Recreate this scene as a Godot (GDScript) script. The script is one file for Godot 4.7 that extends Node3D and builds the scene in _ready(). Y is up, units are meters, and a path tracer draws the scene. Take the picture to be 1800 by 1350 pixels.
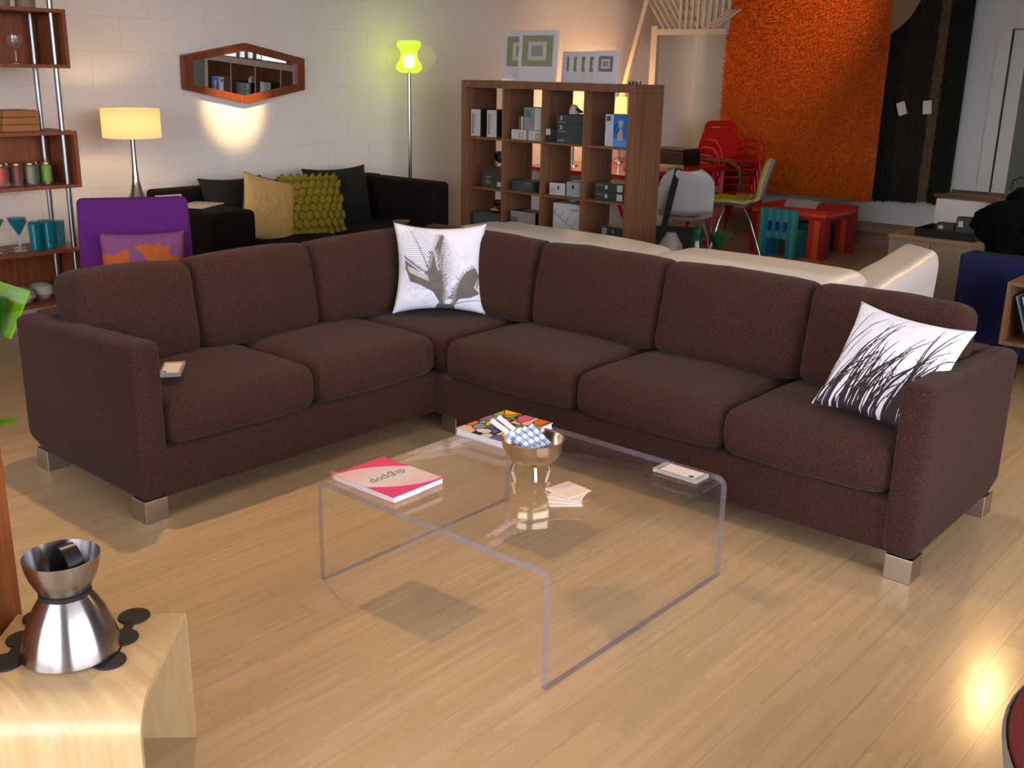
extends Node3D
# Furniture showroom: brown sectional sofa round a clear acrylic table. World axes: +X runs along the block wall, -Z towards it.

# ------------------------------------------------------------------ mesh builder
class G:
	var v := PackedVector3Array()
	var n := PackedVector3Array()
	var uv := PackedVector2Array()
	var ix := PackedInt32Array()
	func a(p: Vector3, nn: Vector3, t := Vector2.ZERO) -> int:
		v.append(p); n.append(nn); uv.append(t)
		return v.size() - 1
	func t(i: int, j: int, k: int) -> void:
		var c := (v[j] - v[i]).cross(v[k] - v[i])
		if c.dot(n[i] + n[j] + n[k]) > 0.0:
			ix.append(i); ix.append(k); ix.append(j)
		else:
			ix.append(i); ix.append(j); ix.append(k)
	func q(i: int, j: int, k: int, l: int) -> void:
		t(i, j, k); t(i, k, l)
	func quad(p: Vector3, p1: Vector3, p2: Vector3, p3: Vector3, nn: Vector3) -> void:
		q(a(p, nn, Vector2(0, 1)), a(p1, nn, Vector2(1, 1)), a(p2, nn, Vector2(1, 0)), a(p3, nn, Vector2(0, 0)))
	# plain box by centre and size, b turns it
	func box(c: Vector3, s: Vector3, b := Basis()) -> G:
		var h := s * 0.5
		for ax in 3:
			for sg in [-1.0, 1.0]:
				var nn := Vector3.ZERO
				nn[ax] = sg
				var u := Vector3.ZERO
				var w := Vector3.ZERO
				u[(ax + 1) % 3] = h[(ax + 1) % 3]
				w[(ax + 2) % 3] = h[(ax + 2) % 3]
				var o: Vector3 = nn * h[ax]
				quad(c + b * (o - u - w), c + b * (o + u - w), c + b * (o + u + w), c + b * (o - u + w), b * nn)
		return self
	# box from corner to corner
	func bb(x0: float, x1: float, y0: float, y1: float, z0: float, z1: float) -> G:
		return box(Vector3(x0 + x1, y0 + y1, z0 + z1) * 0.5, Vector3(absf(x1 - x0), absf(y1 - y0), absf(z1 - z0)))
	# box with rounded edges; seg steps per edge, mid steps across each face, bend changes the points
	func rbox(c: Vector3, s: Vector3, r: float, seg := 1, b := Basis(), mid := 1, bend = null) -> G:
		var h := s * 0.5
		r = minf(r, minf(h.x, minf(h.y, h.z)) * 0.999)
		var first := v.size()
		for ax in 3:
			var l1 := _steps(h[(ax + 1) % 3], r, seg, mid)
			var l2 := _steps(h[(ax + 2) % 3], r, seg, mid)
			for sg in [-1.0, 1.0]:
				var base := v.size()
				for i in l1.size():
					for j in l2.size():
						var p := Vector3.ZERO
						p[ax] = sg * h[ax]
						p[(ax + 1) % 3] = l1[i]
						p[(ax + 2) % 3] = l2[j]
						var inn := p.clamp(-(h - Vector3.ONE * r), h - Vector3.ONE * r)
						var d := (p - inn).normalized()
						p = inn + d * r
						a(p, d, Vector2(l1[i] / h[(ax + 1) % 3], l2[j] / h[(ax + 2) % 3]) * 0.5 + Vector2(0.5, 0.5))
				for i in l1.size() - 1:
					for j in l2.size() - 1:
						var k := base + i * l2.size() + j
						q(k, k + l2.size(), k + l2.size() + 1, k + 1)
		if bend != null:
			for i in range(first, v.size()):
				v[i] = bend.call(v[i])
			smooth(first)
		for i in range(first, v.size()):
			v[i] = c + b * v[i]
			n[i] = (b * n[i]).normalized()
		return self
	func rb(x0: float, x1: float, y0: float, y1: float, z0: float, z1: float, r := 0.004, seg := 1) -> G:
		return rbox(Vector3(x0 + x1, y0 + y1, z0 + z1) * 0.5, Vector3(absf(x1 - x0), absf(y1 - y0), absf(z1 - z0)), r, seg)
	func _steps(h: float, r: float, seg: int, mid: int) -> PackedFloat32Array:
		var o := PackedFloat32Array()
		for i in seg + 1:
			o.append(-h + r * (1.0 - cos(PI * 0.5 * i / seg)) if seg > 1 else -h + r * i)
		for i in range(1, mid):
			o.append(lerpf(-h + r, h - r, float(i) / mid))
		for i in seg + 1:
			var k := seg - i
			o.append(h - r * (1.0 - cos(PI * 0.5 * k / seg)) if seg > 1 else h - r * k)
		return o
	# normals smoothed over points that lie together
	func smooth(first := 0) -> void:
		var acc := {}
		for k in range(0, ix.size(), 3):
			if ix[k] < first:
				continue
			var fn := (v[ix[k + 2]] - v[ix[k]]).cross(v[ix[k + 1]] - v[ix[k]])
			for m in 3:
				var key := Vector3i((v[ix[k + m]] * 20000.0).round())
				acc[key] = acc.get(key, Vector3.ZERO) + fn
		for i in range(first, v.size()):
			var s: Vector3 = acc.get(Vector3i((v[i] * 20000.0).round()), n[i])
			if s.length() > 1e-12:
				n[i] = s.normalized()
	# surface of revolution round +Y; profile of (radius, height); corners sharper than 35 degrees stay sharp
	func lathe(pr: Array, seg := 24, o := Vector3.ZERO, b := Basis()) -> G:
		for k in pr.size() - 1:
			var p0: Vector2 = pr[k]
			var p1: Vector2 = pr[k + 1]
			var d := (p1 - p0)
			if d.length() < 1e-7:
				continue
			var fn := Vector2(d.y, -d.x).normalized()
			var n0 := fn
			var n1 := fn
			if k > 0:
				var e: Vector2 = p0 - pr[k - 1]
				var en := Vector2(e.y, -e.x).normalized()
				if en.dot(fn) > 0.8: n0 = (en + fn).normalized()
			if k + 2 < pr.size():
				var e2: Vector2 = pr[k + 2] - p1
				var en2 := Vector2(e2.y, -e2.x).normalized()
				if en2.dot(fn) > 0.8: n1 = (en2 + fn).normalized()
			var base := v.size()
			for i in seg + 1:
				var w := TAU * i / seg
				var c := cos(w)
				var s := sin(w)
				a(o + b * Vector3(p0.x * c, p0.y, p0.x * s), b * Vector3(n0.x * c, n0.y, n0.x * s), Vector2(float(i) / seg, float(k) / pr.size()))
				a(o + b * Vector3(p1.x * c, p1.y, p1.x * s), b * Vector3(n1.x * c, n1.y, n1.x * s), Vector2(float(i) / seg, float(k + 1) / pr.size()))
			for i in seg:
				var m := base + i * 2
				q(m, m + 2, m + 3, m + 1)
		return self
	func cyl(o: Vector3, r: float, h: float, seg := 16, b := Basis()) -> G:
		return lathe([Vector2(0, 0), Vector2(r, 0), Vector2(r, h), Vector2(0, h)], seg, o, b)
	# round bar through points
	func tube(pts: Array, r: float, seg := 8, caps := true) -> G:
		var up := Vector3.UP
		var base := v.size()
		for i in pts.size():
			var p: Vector3 = pts[i]
			var d: Vector3 = ((pts[mini(i + 1, pts.size() - 1)] as Vector3) - (pts[maxi(i - 1, 0)] as Vector3)).normalized()
			if absf(d.dot(up)) > 0.95: up = Vector3.RIGHT if absf(d.x) < 0.9 else Vector3.FORWARD
			var s := d.cross(up).normalized()
			up = s.cross(d).normalized()
			for j in seg + 1:
				var w := TAU * j / seg
				var nn := s * cos(w) + up * sin(w)
				a(p + nn * r, nn, Vector2(float(j) / seg, float(i) / pts.size()))
		for i in pts.size() - 1:
			for j in seg:
				var k := base + i * (seg + 1) + j
				q(k, k + seg + 1, k + seg + 2, k + 1)
		if caps:
			for e in [0, pts.size() - 1]:
				var p: Vector3 = pts[e]
				var d: Vector3 = (p - (pts[1 if e == 0 else e - 1] as Vector3)).normalized()
				var c := a(p, d)
				var ring := v.size()
				for j in seg + 1:
					a(v[base + e * (seg + 1) + j], d)
				for j in seg:
					t(c, ring + j, ring + j + 1)
		return self
	# flat polygon (XY) pushed out along +Z by depth, placed by xf
	func prism(poly: PackedVector2Array, depth: float, xf := Transform3D()) -> G:
		var tri := Geometry2D.triangulate_polygon(poly)
		for z in [0.0, depth]:
			var nn := xf.basis * Vector3(0, 0, -1.0 if z == 0.0 else 1.0)
			var base := v.size()
			for p in poly:
				a(xf * Vector3(p.x, p.y, z), nn, p)
			for k in range(0, tri.size(), 3):
				t(base + tri[k], base + tri[k + 1], base + tri[k + 2])
		var cw := Geometry2D.is_polygon_clockwise(poly)
		for i in poly.size():
			var p0 := poly[i]
			var p1 := poly[(i + 1) % poly.size()]
			var d := p1 - p0
			var m0 := _pn(poly, i - 1, cw)
			var m := _pn(poly, i, cw)
			var m1 := _pn(poly, i + 1, cw)
			var n0 := (m0 + m).normalized() if m0.dot(m) > 0.75 else m
			var n1 := (m1 + m).normalized() if m1.dot(m) > 0.75 else m
			var w0 := xf.basis * Vector3(n0.x, n0.y, 0)
			var w1 := xf.basis * Vector3(n1.x, n1.y, 0)
			q(a(xf * Vector3(p0.x, p0.y, 0), w0), a(xf * Vector3(p1.x, p1.y, 0), w1), a(xf * Vector3(p1.x, p1.y, depth), w1), a(xf * Vector3(p0.x, p0.y, depth), w0))
		return self
	func _pn(poly: PackedVector2Array, i: int, cw: bool) -> Vector2:
		var s := poly.size()
		var d := poly[(i + 1 + s) % s] - poly[(i + s) % s]
		var r := Vector2(d.y, -d.x).normalized()
		return -r if cw else r
	# sheet from a function of (u, v) in 0..1, with thickness th
	func sheet(f: Callable, nu: int, nv: int, th := 0.0) -> G:
		var first := v.size()
		var sides := [0.0] if th == 0.0 else [0.5, -0.5]
		for sd in sides:
			var base := v.size()
			for i in nu + 1:
				for j in nv + 1:
					var u := float(i) / nu
					var w := float(j) / nv
					var e := 0.001
					var p: Vector3 = f.call(u, w)
					var du: Vector3 = (f.call(u + e, w) as Vector3) - (f.call(u - e, w) as Vector3)
					var dv: Vector3 = (f.call(u, w + e) as Vector3) - (f.call(u, w - e) as Vector3)
					var nn := du.cross(dv).normalized()
					if sd < 0.0: nn = -nn
					a(p + nn * th * 0.5, nn, Vector2(u, 1.0 - w))
			for i in nu:
				for j in nv:
					var k := base + i * (nv + 1) + j
					q(k, k + nv + 1, k + nv + 2, k + 1)
		if th > 0.0:
			var m := (nu + 1) * (nv + 1)
			var rim := []
			for i in nu + 1: rim.append(i * (nv + 1))
			for j in range(1, nv + 1): rim.append(nu * (nv + 1) + j)
			for i in range(nu - 1, -1, -1): rim.append(i * (nv + 1) + nv)
			for j in range(nv - 1, 0, -1): rim.append(j)
			var mid := Vector3.ZERO
			for i in rim: mid += v[first + i] / rim.size()
			for i in rim.size():
				var i0: int = first + rim[i]
				var i1: int = first + rim[(i + 1) % rim.size()]
				var nn := ((v[i1] - v[i0]).cross(n[i0])).normalized()
				if nn.dot((v[i0] + v[i1]) * 0.5 - mid) < 0.0: nn = -nn
				q(a(v[i0], nn, uv[i0]), a(v[i1], nn, uv[i1]), a(v[i1 + m], nn, uv[i1]), a(v[i0 + m], nn, uv[i0]))
		return self
	func mesh() -> ArrayMesh:
		var arr := []
		arr.resize(Mesh.ARRAY_MAX)
		arr[Mesh.ARRAY_VERTEX] = v
		arr[Mesh.ARRAY_NORMAL] = n
		arr[Mesh.ARRAY_TEX_UV] = uv
		arr[Mesh.ARRAY_INDEX] = ix
		var m := ArrayMesh.new()
		m.add_surface_from_arrays(Mesh.PRIMITIVE_TRIANGLES, arr)
		return m

# ------------------------------------------------------------------ naming and placing
var taken := {}
var mats := {}
var rng := RandomNumberGenerator.new()

func numbered(called: String) -> String:
	var k: int = taken.get(called, -1) + 1
	taken[called] = k
	return called if k == 0 else "%s_%03d" % [called, k]

func tag(o: Node3D, label: String, category: String, group := "") -> void:
	o.set_meta("label", label)
	o.set_meta("category", category)
	if group: o.set_meta("group", group)

func thing(called: String, label: String, category: String, at := Vector3.ZERO, turn := 0.0, group := "") -> Node3D:
	var o := Node3D.new()
	o.name = numbered(called)
	add_child(o)
	o.position = at
	o.rotation.y = turn
	tag(o, label, category, group)
	return o

func solo(called: String, label: String, category: String, g: G, m: Material, at := Vector3.ZERO, turn := 0.0, group := "") -> MeshInstance3D:
	var o := MeshInstance3D.new()
	o.name = numbered(called)
	o.mesh = g.mesh()
	o.material_override = m
	add_child(o)
	o.position = at
	o.rotation.y = turn
	tag(o, label, category, group)
	return o

func part(root: Node3D, called: String, g, m: Material, at := Vector3.ZERO, label := "") -> MeshInstance3D:
	var o := MeshInstance3D.new()
	o.name = called
	o.mesh = g if g is Mesh else g.mesh()
	o.material_override = m
	root.add_child(o, true)
	o.position = at
	if label: o.set_meta("label", label)
	return o

func struct(called: String, g, m: Material, at := Vector3.ZERO) -> MeshInstance3D:
	var o := MeshInstance3D.new()
	o.name = called
	o.mesh = g if g is Mesh else g.mesh()
	o.material_override = m
	add_child(o)
	o.position = at
	o.set_meta("kind", "structure")
	return o

func copy(o: Node3D, at: Vector3, turn: float, label: String) -> Node3D:
	var c := o.duplicate()
	c.name = numbered(String(o.name).rstrip("0123456789").rstrip("_"))
	add_child(c)
	c.position = at
	c.rotation = Vector3(0, turn, 0)
	if label: c.set_meta("label", label)
	return c

# ------------------------------------------------------------------ materials
func mat(key: String, c := Color.WHITE, rough := 0.6, o := {}) -> StandardMaterial3D:
	if mats.has(key): return mats[key]
	var m := StandardMaterial3D.new()
	m.resource_name = key
	m.albedo_color = c
	m.roughness = rough
	m.metallic = o.get("metal", 0.0)
	m.metallic_specular = o.get("spec", 0.5)
	if o.has("tex"):
		m.albedo_texture = o.tex
	if o.has("tri"):
		m.uv1_triplanar = true
		m.uv1_scale = o.tri
		m.uv1_world_triplanar = o.get("world", false)
		m.uv1_triplanar_sharpness = 4.0
	if o.has("off"): m.uv1_offset = o.off
	if o.has("bump"):
		m.heightmap_enabled = true
		m.heightmap_texture = o.bump
		m.heightmap_scale = o.get("deep", 0.1)
	if o.has("sheen"):
		m.rim_enabled = true
		m.rim = o.sheen
		m.rim_tint = 0.7
	if o.has("coat"):
		m.clearcoat_enabled = true
		m.clearcoat = o.coat
		m.clearcoat_roughness = o.get("coat_rough", 0.1)
	if o.has("aniso"):
		m.anisotropy_enabled = true
		m.anisotropy = o.aniso
	if o.has("glow"):
		m.emission_enabled = true
		m.emission = o.glow
		m.emission_energy_multiplier = o.get("power", 1.0)
	if o.has("back"):
		m.backlight_enabled = true
		m.backlight = o.back
	if c.a < 1.0:
		m.transparency = BaseMaterial3D.TRANSPARENCY_ALPHA
	if o.has("refract"):
		m.refraction_enabled = true
		m.refraction_scale = o.refract
	mats[key] = m
	return m

func noise_img(size: int, freq: float, sd: int, octaves := 3, stretch := Vector2.ONE) -> ImageTexture:
	var f := FastNoiseLite.new()
	f.seed = sd
	f.noise_type = FastNoiseLite.TYPE_SIMPLEX_SMOOTH
	f.frequency = freq
	f.fractal_octaves = octaves
	var im := f.get_seamless_image(size, size)
	if stretch != Vector2.ONE:
		var im2 := im.duplicate()
		im2.resize(int(size / stretch.x), int(size / stretch.y), Image.INTERPOLATE_LANCZOS)
		im = im2
	return ImageTexture.create_from_image(im)

# colour picture from seamless noise between two colours, with fine speckle
func speckle(size: int, freq: float, sd: int, lo: Color, hi: Color, grit := 0.15, sx := 1, sy := 1) -> ImageTexture:
	var f := FastNoiseLite.new()
	f.seed = sd
	f.frequency = freq
	f.fractal_octaves = 3
	var im := f.get_seamless_image(size, size)
	var d := im.get_data()
	var r := RandomNumberGenerator.new()
	r.seed = sd
	var out := PackedByteArray()
	out.resize(size * size * 3)
	for y in size:
		for x in size:
			var k := d[((y / sy) % size) * size + (x / sx) % size] / 255.0
			k = clampf(k + (r.randf() - 0.5) * grit * 2.0, 0.0, 1.0)
			var c := lo.lerp(hi, k)
			var i := (y * size + x) * 3
			out[i] = int(c.r * 255); out[i + 1] = int(c.g * 255); out[i + 2] = int(c.b * 255)
	return ImageTexture.create_from_image(Image.create_from_data(size, size, false, Image.FORMAT_RGB8, out))

# wood with the grain along v
func wood_tex(size: int, sd: int, lo: Color, hi: Color, lines := 0.05) -> ImageTexture:
	var f := FastNoiseLite.new()
	f.seed = sd
	f.frequency = 1.0
	f.fractal_octaves = 4
	var out := PackedByteArray()
	out.resize(size * size * 3)
	for y in size:
		for x in size:
			var wx := TAU * x / size
			var wy := TAU * y / size
			var a := f.get_noise_3d(cos(wx) * 1.6 * size * lines / 4.0, sin(wx) * 1.6 * size * lines / 4.0, cos(wy) * 0.35 + 5.0 + sin(wy) * 0.35)
			var b := f.get_noise_3d(cos(wx) * 9.0, sin(wx) * 9.0, cos(wy) * 0.5 + 9.0)
			var k := clampf(0.5 + a * 0.7 + b * 0.5, 0.0, 1.0)
			var c := lo.lerp(hi, k)
			var i := (y * size + x) * 3
			out[i] = int(c.r * 255); out[i + 1] = int(c.g * 255); out[i + 2] = int(c.b * 255)
	return ImageTexture.create_from_image(Image.create_from_data(size, size, false, Image.FORMAT_RGB8, out))

# narrow bamboo strips along u, 2 m by 1 m to a tile
func bamboo_tex() -> ImageTexture:
	var s := 1024
	var r := RandomNumberGenerator.new()
	r.seed = 11
	var out := PackedByteArray()
	out.resize(s * s * 3)
	var grain := FastNoiseLite.new()
	grain.seed = 4
	grain.frequency = 0.9
	var lo := Color(0.685, 0.58, 0.445)
	var hi := Color(0.752, 0.648, 0.515)
	for strip in 64:
		var tones := PackedFloat32Array()
		tones.resize(s)
		var x := 0
		var shift := r.randi() % s
		var tone := 0.0
		while x < s:
			tone = 0.52 + r.randf_range(-0.30, 0.30)
			var l := r.randi_range(90, 230)
			for k in mini(l, s - x):
				var edge := 0.16 if k < 3 else 0.0
				tones[(x + k + shift) % s] = tone - edge
			x += l
		for yy in 16:
			var y := strip * 16 + yy
			var e := -0.10 if yy == 0 else 0.0
			for px in s:
				var g := grain.get_noise_3d(cos(TAU * px / s) * 2.0, sin(TAU * px / s) * 2.0, y * 0.7) * 0.35
				var c := lo.lerp(hi, clampf(tones[px] + g + e, 0.0, 1.0))
				var i := (y * s + px) * 3
				out[i] = int(c.r * 255); out[i + 1] = int(c.g * 255); out[i + 2] = int(c.b * 255)
	return ImageTexture.create_from_image(Image.create_from_data(s, s, false, Image.FORMAT_RGB8, out))

# drawing on pictures, all in 0..1
func p_line(im: Image, a: Vector2, b: Vector2, w: float, c: Color) -> void:
	var s := im.get_width()
	var steps := int(maxf((b - a).length() * s * 1.5, 2.0))
	for k in steps + 1:
		p_dot(im, a.lerp(b, float(k) / steps), w, c)

func p_dot(im: Image, p: Vector2, w: float, c: Color) -> void:
	var s := im.get_width()
	var r := int(maxf(1.0, w * s))
	im.fill_rect(Rect2i(int(p.x * s) - r / 2, int(p.y * s) - r / 2, r, r), c)

func p_curve(im: Image, a: Vector2, m: Vector2, b: Vector2, w0: float, w1: float, c: Color) -> void:
	var steps := 60
	var last := a
	for k in range(1, steps + 1):
		var f := float(k) / steps
		var p := a.lerp(m, f).lerp(m.lerp(b, f), f)
		p_line(im, last, p, lerpf(w0, w1, f), c)
		last = p

func p_poly(im: Image, pts: PackedVector2Array, c: Color) -> void:
	var s := im.get_width()
	var lo := Vector2(1, 1)
	var hi := Vector2.ZERO
	for p in pts:
		lo = lo.min(p)
		hi = hi.max(p)
	for y in range(maxi(0, int(lo.y * s)), mini(s, int(hi.y * s) + 1)):
		for x in range(maxi(0, int(lo.x * s)), mini(s, int(hi.x * s) + 1)):
			if Geometry2D.is_point_in_polygon(Vector2(x + 0.5, y + 0.5) / s, pts):
				im.set_pixel(x, y, c)

func new_img(s: int, c: Color) -> Image:
	var im := Image.create(s, s, false, Image.FORMAT_RGB8)
	im.fill(c)
	return im

# ------------------------------------------------------------------ room
const XR := 10.2
const ZB := -6.2
const XL := -2.5
const ZF := 3.0
const HC := 3.3

func _ready() -> void:
	rng.seed = 7
	setup_camera_and_light()
	build_room()
	build_sectional()
	build_coffee_table()
	build_on_coffee_table()
	build_scatter_cushions()
	build_ply_table()
	build_bookcase()
	build_bookcase_goods()
	build_white_sofa()
	build_black_sofa()
	build_purple_chair()
	build_lamps()
	build_mirror()
	build_left_shelf()
	build_rugs()
	build_dining_corner()
	build_kids_set()
	build_slat_frame()
	build_far_side()

func setup_camera_and_light() -> void:
	var cam := Camera3D.new()
	cam.name = "camera"
	add_child(cam)
	var yaw := 0.8633
	var pitch := 0.2925
	var roll := 0.0203
	var f := Vector3(sin(yaw) * cos(pitch), -sin(pitch), -cos(yaw) * cos(pitch))
	var r := Vector3(cos(yaw), 0, sin(yaw))
	var u := r.cross(f)
	var r2 := r * cos(roll) + u * sin(roll)
	var u2 := -r * sin(roll) + u * cos(roll)
	cam.transform = Transform3D(Basis(r2, u2, -f), Vector3(0, 1.5606, 0))
	cam.fov = 40.5
	cam.near = 0.05
	cam.current = true

	var env := Environment.new()
	env.background_mode = Environment.BG_SKY
	var sky := Sky.new()
	var ps := ProceduralSkyMaterial.new()
	ps.sky_top_color = Color(0.84, 0.84, 0.88)
	ps.sky_horizon_color = Color(0.92, 0.90, 0.89)
	ps.ground_bottom_color = Color(0.42, 0.42, 0.45)
	ps.ground_horizon_color = Color(0.60, 0.62, 0.66)
	ps.energy_multiplier = 9.2
	ps.sun_angle_max = 0.0
	sky.sky_material = ps
	env.sky = sky
	env.tonemap_mode = Environment.TONE_MAPPER_LINEAR
	env.tonemap_exposure = 1.5
	env.sdfgi_enabled = true
	env.ssao_enabled = true
	env.ssil_enabled = true
	var we := WorldEnvironment.new()
	we.name = "environment"
	we.environment = env
	add_child(we)

	var warm := Color(1.0, 0.82, 0.58)
	# halogen track heads under the ceiling
	track_spot(Vector3(7.5, 2.85, -1.7), Vector3(2.6, 0.0, -1.6), 1.8, 38.0, Color(1.0, 0.80, 0.52))
	track_spot(Vector3(4.20, 3.0, -3.6), Vector3(4.29, 1.32, -6.2), 24.0, 5.6, warm)
	track_spot(Vector3(2.4, 3.1, -3.75), Vector3(2.0, 0.0, -2.4), 3.2, 52.0, warm)
	track_spot(Vector3(4.2, 3.1, -1.6), Vector3(3.6, 0.0, -1.7), 1.2, 55.0, Color(1.0, 0.90, 0.74))
	track_spot(Vector3(8.6, 3.1, -3.6), Vector3(10.0, 2.1, -4.9), 2.6, 24.0, warm)
	track_spot(Vector3(7.4, 3.1, -5.2), Vector3(8.6, 0.9, -6.1), 0.5, 45.0, warm)

func track_spot(at: Vector3, to: Vector3, power: float, angle: float, c: Color) -> void:
	var t := thing("ceiling_spotlight", "small white tubular spotlight hung from the ceiling track", "spotlight", at, 0.0, "ceiling spotlights")
	var d := (to - at).normalized()
	var b := Basis.looking_at(d, Vector3.UP if absf(d.y) < 0.95 else Vector3.RIGHT)
	var turn := Basis(b.x, -b.z, b.y)   # lathe axis +Y along the beam
	part(t, "housing", G.new().lathe([Vector2(0, -0.16), Vector2(0.045, -0.16), Vector2(0.05, -0.02), Vector2(0.046, -0.02), Vector2(0.04, -0.14), Vector2(0, -0.14)], 20, Vector3.ZERO, turn), mat("spot_white", Color(0.85, 0.85, 0.84), 0.4))
	part(t, "stem", G.new().tube([Vector3(0, HC - at.y, 0), -d * 0.12], 0.008, 8), mat("spot_white"))
	part(t, "lamp_lens", G.new().cyl(Vector3(0, 0, 0) - d * 0.06, 0.036, 0.01, 20, turn), mat("spot_glow", Color(1, 0.9, 0.7), 0.3, {"glow": Color(1.0, 0.82, 0.55), "power": 12.0}))
	var l := SpotLight3D.new()
	l.name = "spot_light"
	t.add_child(l)
	l.transform = Transform3D(b, d * 0.01)
	l.light_color = c
	l.light_energy = power
	l.light_size = 0.04
	l.spot_angle = angle
	l.spot_angle_attenuation = 1.0
	l.spot_range = 16.0
	l.spot_attenuation = 2.0
	l.shadow_enabled = true

func build_room() -> void:
	var paint := mat("wall_paint", Color(0.875, 0.845, 0.83), 0.75, {"bump": noise_img(256, 0.06, 3), "deep": 0.10, "tri": Vector3.ONE * 1.6})
	var joint := mat("joint_paint", Color(0.83, 0.80, 0.785), 0.85)
	var plain := mat("plain_paint", Color(0.74, 0.75, 0.76), 0.8)
	# floor: bamboo boards on a slab
	struct("floor", G.new().bb(XL - 0.2, XR + 0.2, -0.25, -0.014, ZB - 0.2, ZF + 0.2), mat("slab", Color(0.45, 0.36, 0.27), 0.9))
	var fl := get_node("floor")
	var bt := bamboo_tex()
	var tones := [Color(1, 1, 1), Color(0.985, 0.982, 0.975), Color(1.0, 0.99, 0.98), Color(0.975, 0.972, 0.967)]
	var bm := []
	for k in 4:
		bm.append(mat("bamboo_%d" % k, tones[k], 0.17, {"tex": bt, "tri": Vector3(0.5, 1, 1), "world": true, "off": Vector3(0.31 * k, 0, 0.17 * k), "spec": 0.33}))
	var bw := 0.0935
	var bl := 1.86
	var board := G.new().bb(0, bl - 0.0006, -0.014, 0, 0, bw - 0.0006).mesh()
	var spots := []
	var row := 0
	var z := ZF - bw
	while z > ZB - bw:
		var x := XL - bl * fmod(row * 0.37, 1.0)
		while x < XR:
			var mid := Vector2(x + bl * 0.5, z)
			var seen := mid.x > 0.0 and mid.y < 0.3 and mid.x + 1.2 * mid.y < 6.0
			spots.append([(mid - Vector2(1.6, -0.9)).length() + (0.0 if seen else 6.0), x, z])
			x += bl
		row += 1
		z -= bw
	spots.sort_custom(func(p, q): return p[0] < q[0])
	var rest := G.new()
	for k in spots.size():
		var s: Array = spots[k]
		var pick := rng.randi() % 4
		if k < 290:
			part(fl, "floor_board", board, bm[pick], Vector3(s[1], 0, s[2]))
		else:
			rest.bb(maxf(s[1], XL), minf(s[1] + bl, XR) - 0.0006, -0.014, 0, maxf(s[2], ZB), s[2] + bw - 0.0006)
	part(fl, "far_floor_boards", rest, bm[0]).set_meta("kind", "stuff")
	# ceiling
	struct("ceiling", G.new().bb(XL - 0.2, XR + 0.2, HC, HC + 0.2, ZB - 0.2, ZF + 0.2), mat("ceiling_paint", Color(0.82, 0.82, 0.82), 0.9))
	# painted concrete block wall
	struct("wall_back", G.new().bb(XL - 0.2, XR + 0.2, 0, HC, ZB - 0.2, ZB - 0.0022), joint)
	var wb := get_node("wall_back")
	var blk := G.new().rbox(Vector3.ZERO, Vector3(0.3985, 0.2015, 0.03), 0.0016, 1).mesh()
	var restb := G.new()
	for c in 16:
		var y := 0.1015 + c * 0.203
		var x := XL - (0.2 if c % 2 == 1 else 0.0) + 0.0
		while x < XR - 0.05:
			var p := Vector3(x + 0.2, y, ZB - 0.015)
			if c < 12 and c > 1 and p.x > 2.3 and p.x < XR - 0.1:
				part(wb, "block", blk, paint, p)
			else:
				var x0 := maxf(x + 0.001, XL)
				var x1 := minf(x + 0.399, XR)
				if x1 - x0 > 0.02:
					restb.bb(x0, x1, y - 0.1, minf(y + 0.1, HC), ZB - 0.03, ZB)
			x += 0.4
	part(wb, "outer_blocks", restb, paint).set_meta("kind", "stuff")
	# wall behind the rugs, with a door opening
	var dz0 := -3.02
	var dz1 := -2.05
	struct("wall_right", G.new().bb(XR, XR + 0.2, 0, HC, ZB - 0.2, dz0).bb(XR, XR + 0.2, 2.02, HC, dz0, dz1).bb(XR, XR + 0.2, 0, HC, dz1, ZF + 0.2).bb(XR + 0.13, XR + 0.2, 0, 2.02, dz0, dz1), plain)
	# door with a frosted pane
	var dm := mat("door_white", Color(0.74, 0.74, 0.76), 0.45)
	struct("door_1", G.new().bb(XR + 0.02, XR + 0.06, 0.02, 0.14, dz0 + 0.03, dz1 - 0.03).bb(XR + 0.02, XR + 0.06, 1.86, 1.99, dz0 + 0.03, dz1 - 0.03).bb(XR + 0.02, XR + 0.06, 0.14, 1.86, dz0 + 0.03, dz0 + 0.15).bb(XR + 0.02, XR + 0.06, 0.14, 1.86, dz1 - 0.15, dz1 - 0.03), dm)
	var d1 := get_node("door_1")
	part(d1, "glass_pane", G.new().bb(XR + 0.035, XR + 0.043, 0.14, 1.86, dz0 + 0.15, dz1 - 0.15), mat("frosted", Color(0.36, 0.39, 0.35), 0.22, {"spec": 0.5}))
	part(d1, "door_handle", G.new().tube([Vector3(XR + 0.02, 1.0, dz1 - 0.09), Vector3(XR - 0.03, 1.0, dz1 - 0.09), Vector3(XR - 0.03, 1.0, dz1 - 0.2)], 0.01), mat("chrome", Color(0.75, 0.75, 0.76), 0.12, {"metal": 1.0}))
	struct("trim_1", G.new().bb(XR - 0.02, XR, 0, 2.1, dz0 - 0.09, dz0 + 0.02).bb(XR - 0.02, XR, 0, 2.1, dz1 - 0.02, dz1 + 0.09).bb(XR - 0.021, XR, 2.0, 2.1, dz0 - 0.09, dz1 + 0.09), dm)
	# low timber ledge along the rug wall
	struct("trim_2", G.new().rb(XR - 0.34, XR, 0.13, 0.19, ZB + 0.02, -3.2, 0.004).bb(XR - 0.28, XR, 0.0, 0.13, ZB + 0.02, -3.22), mat("ledge", Color(0.55, 0.46, 0.40), 0.6))
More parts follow.
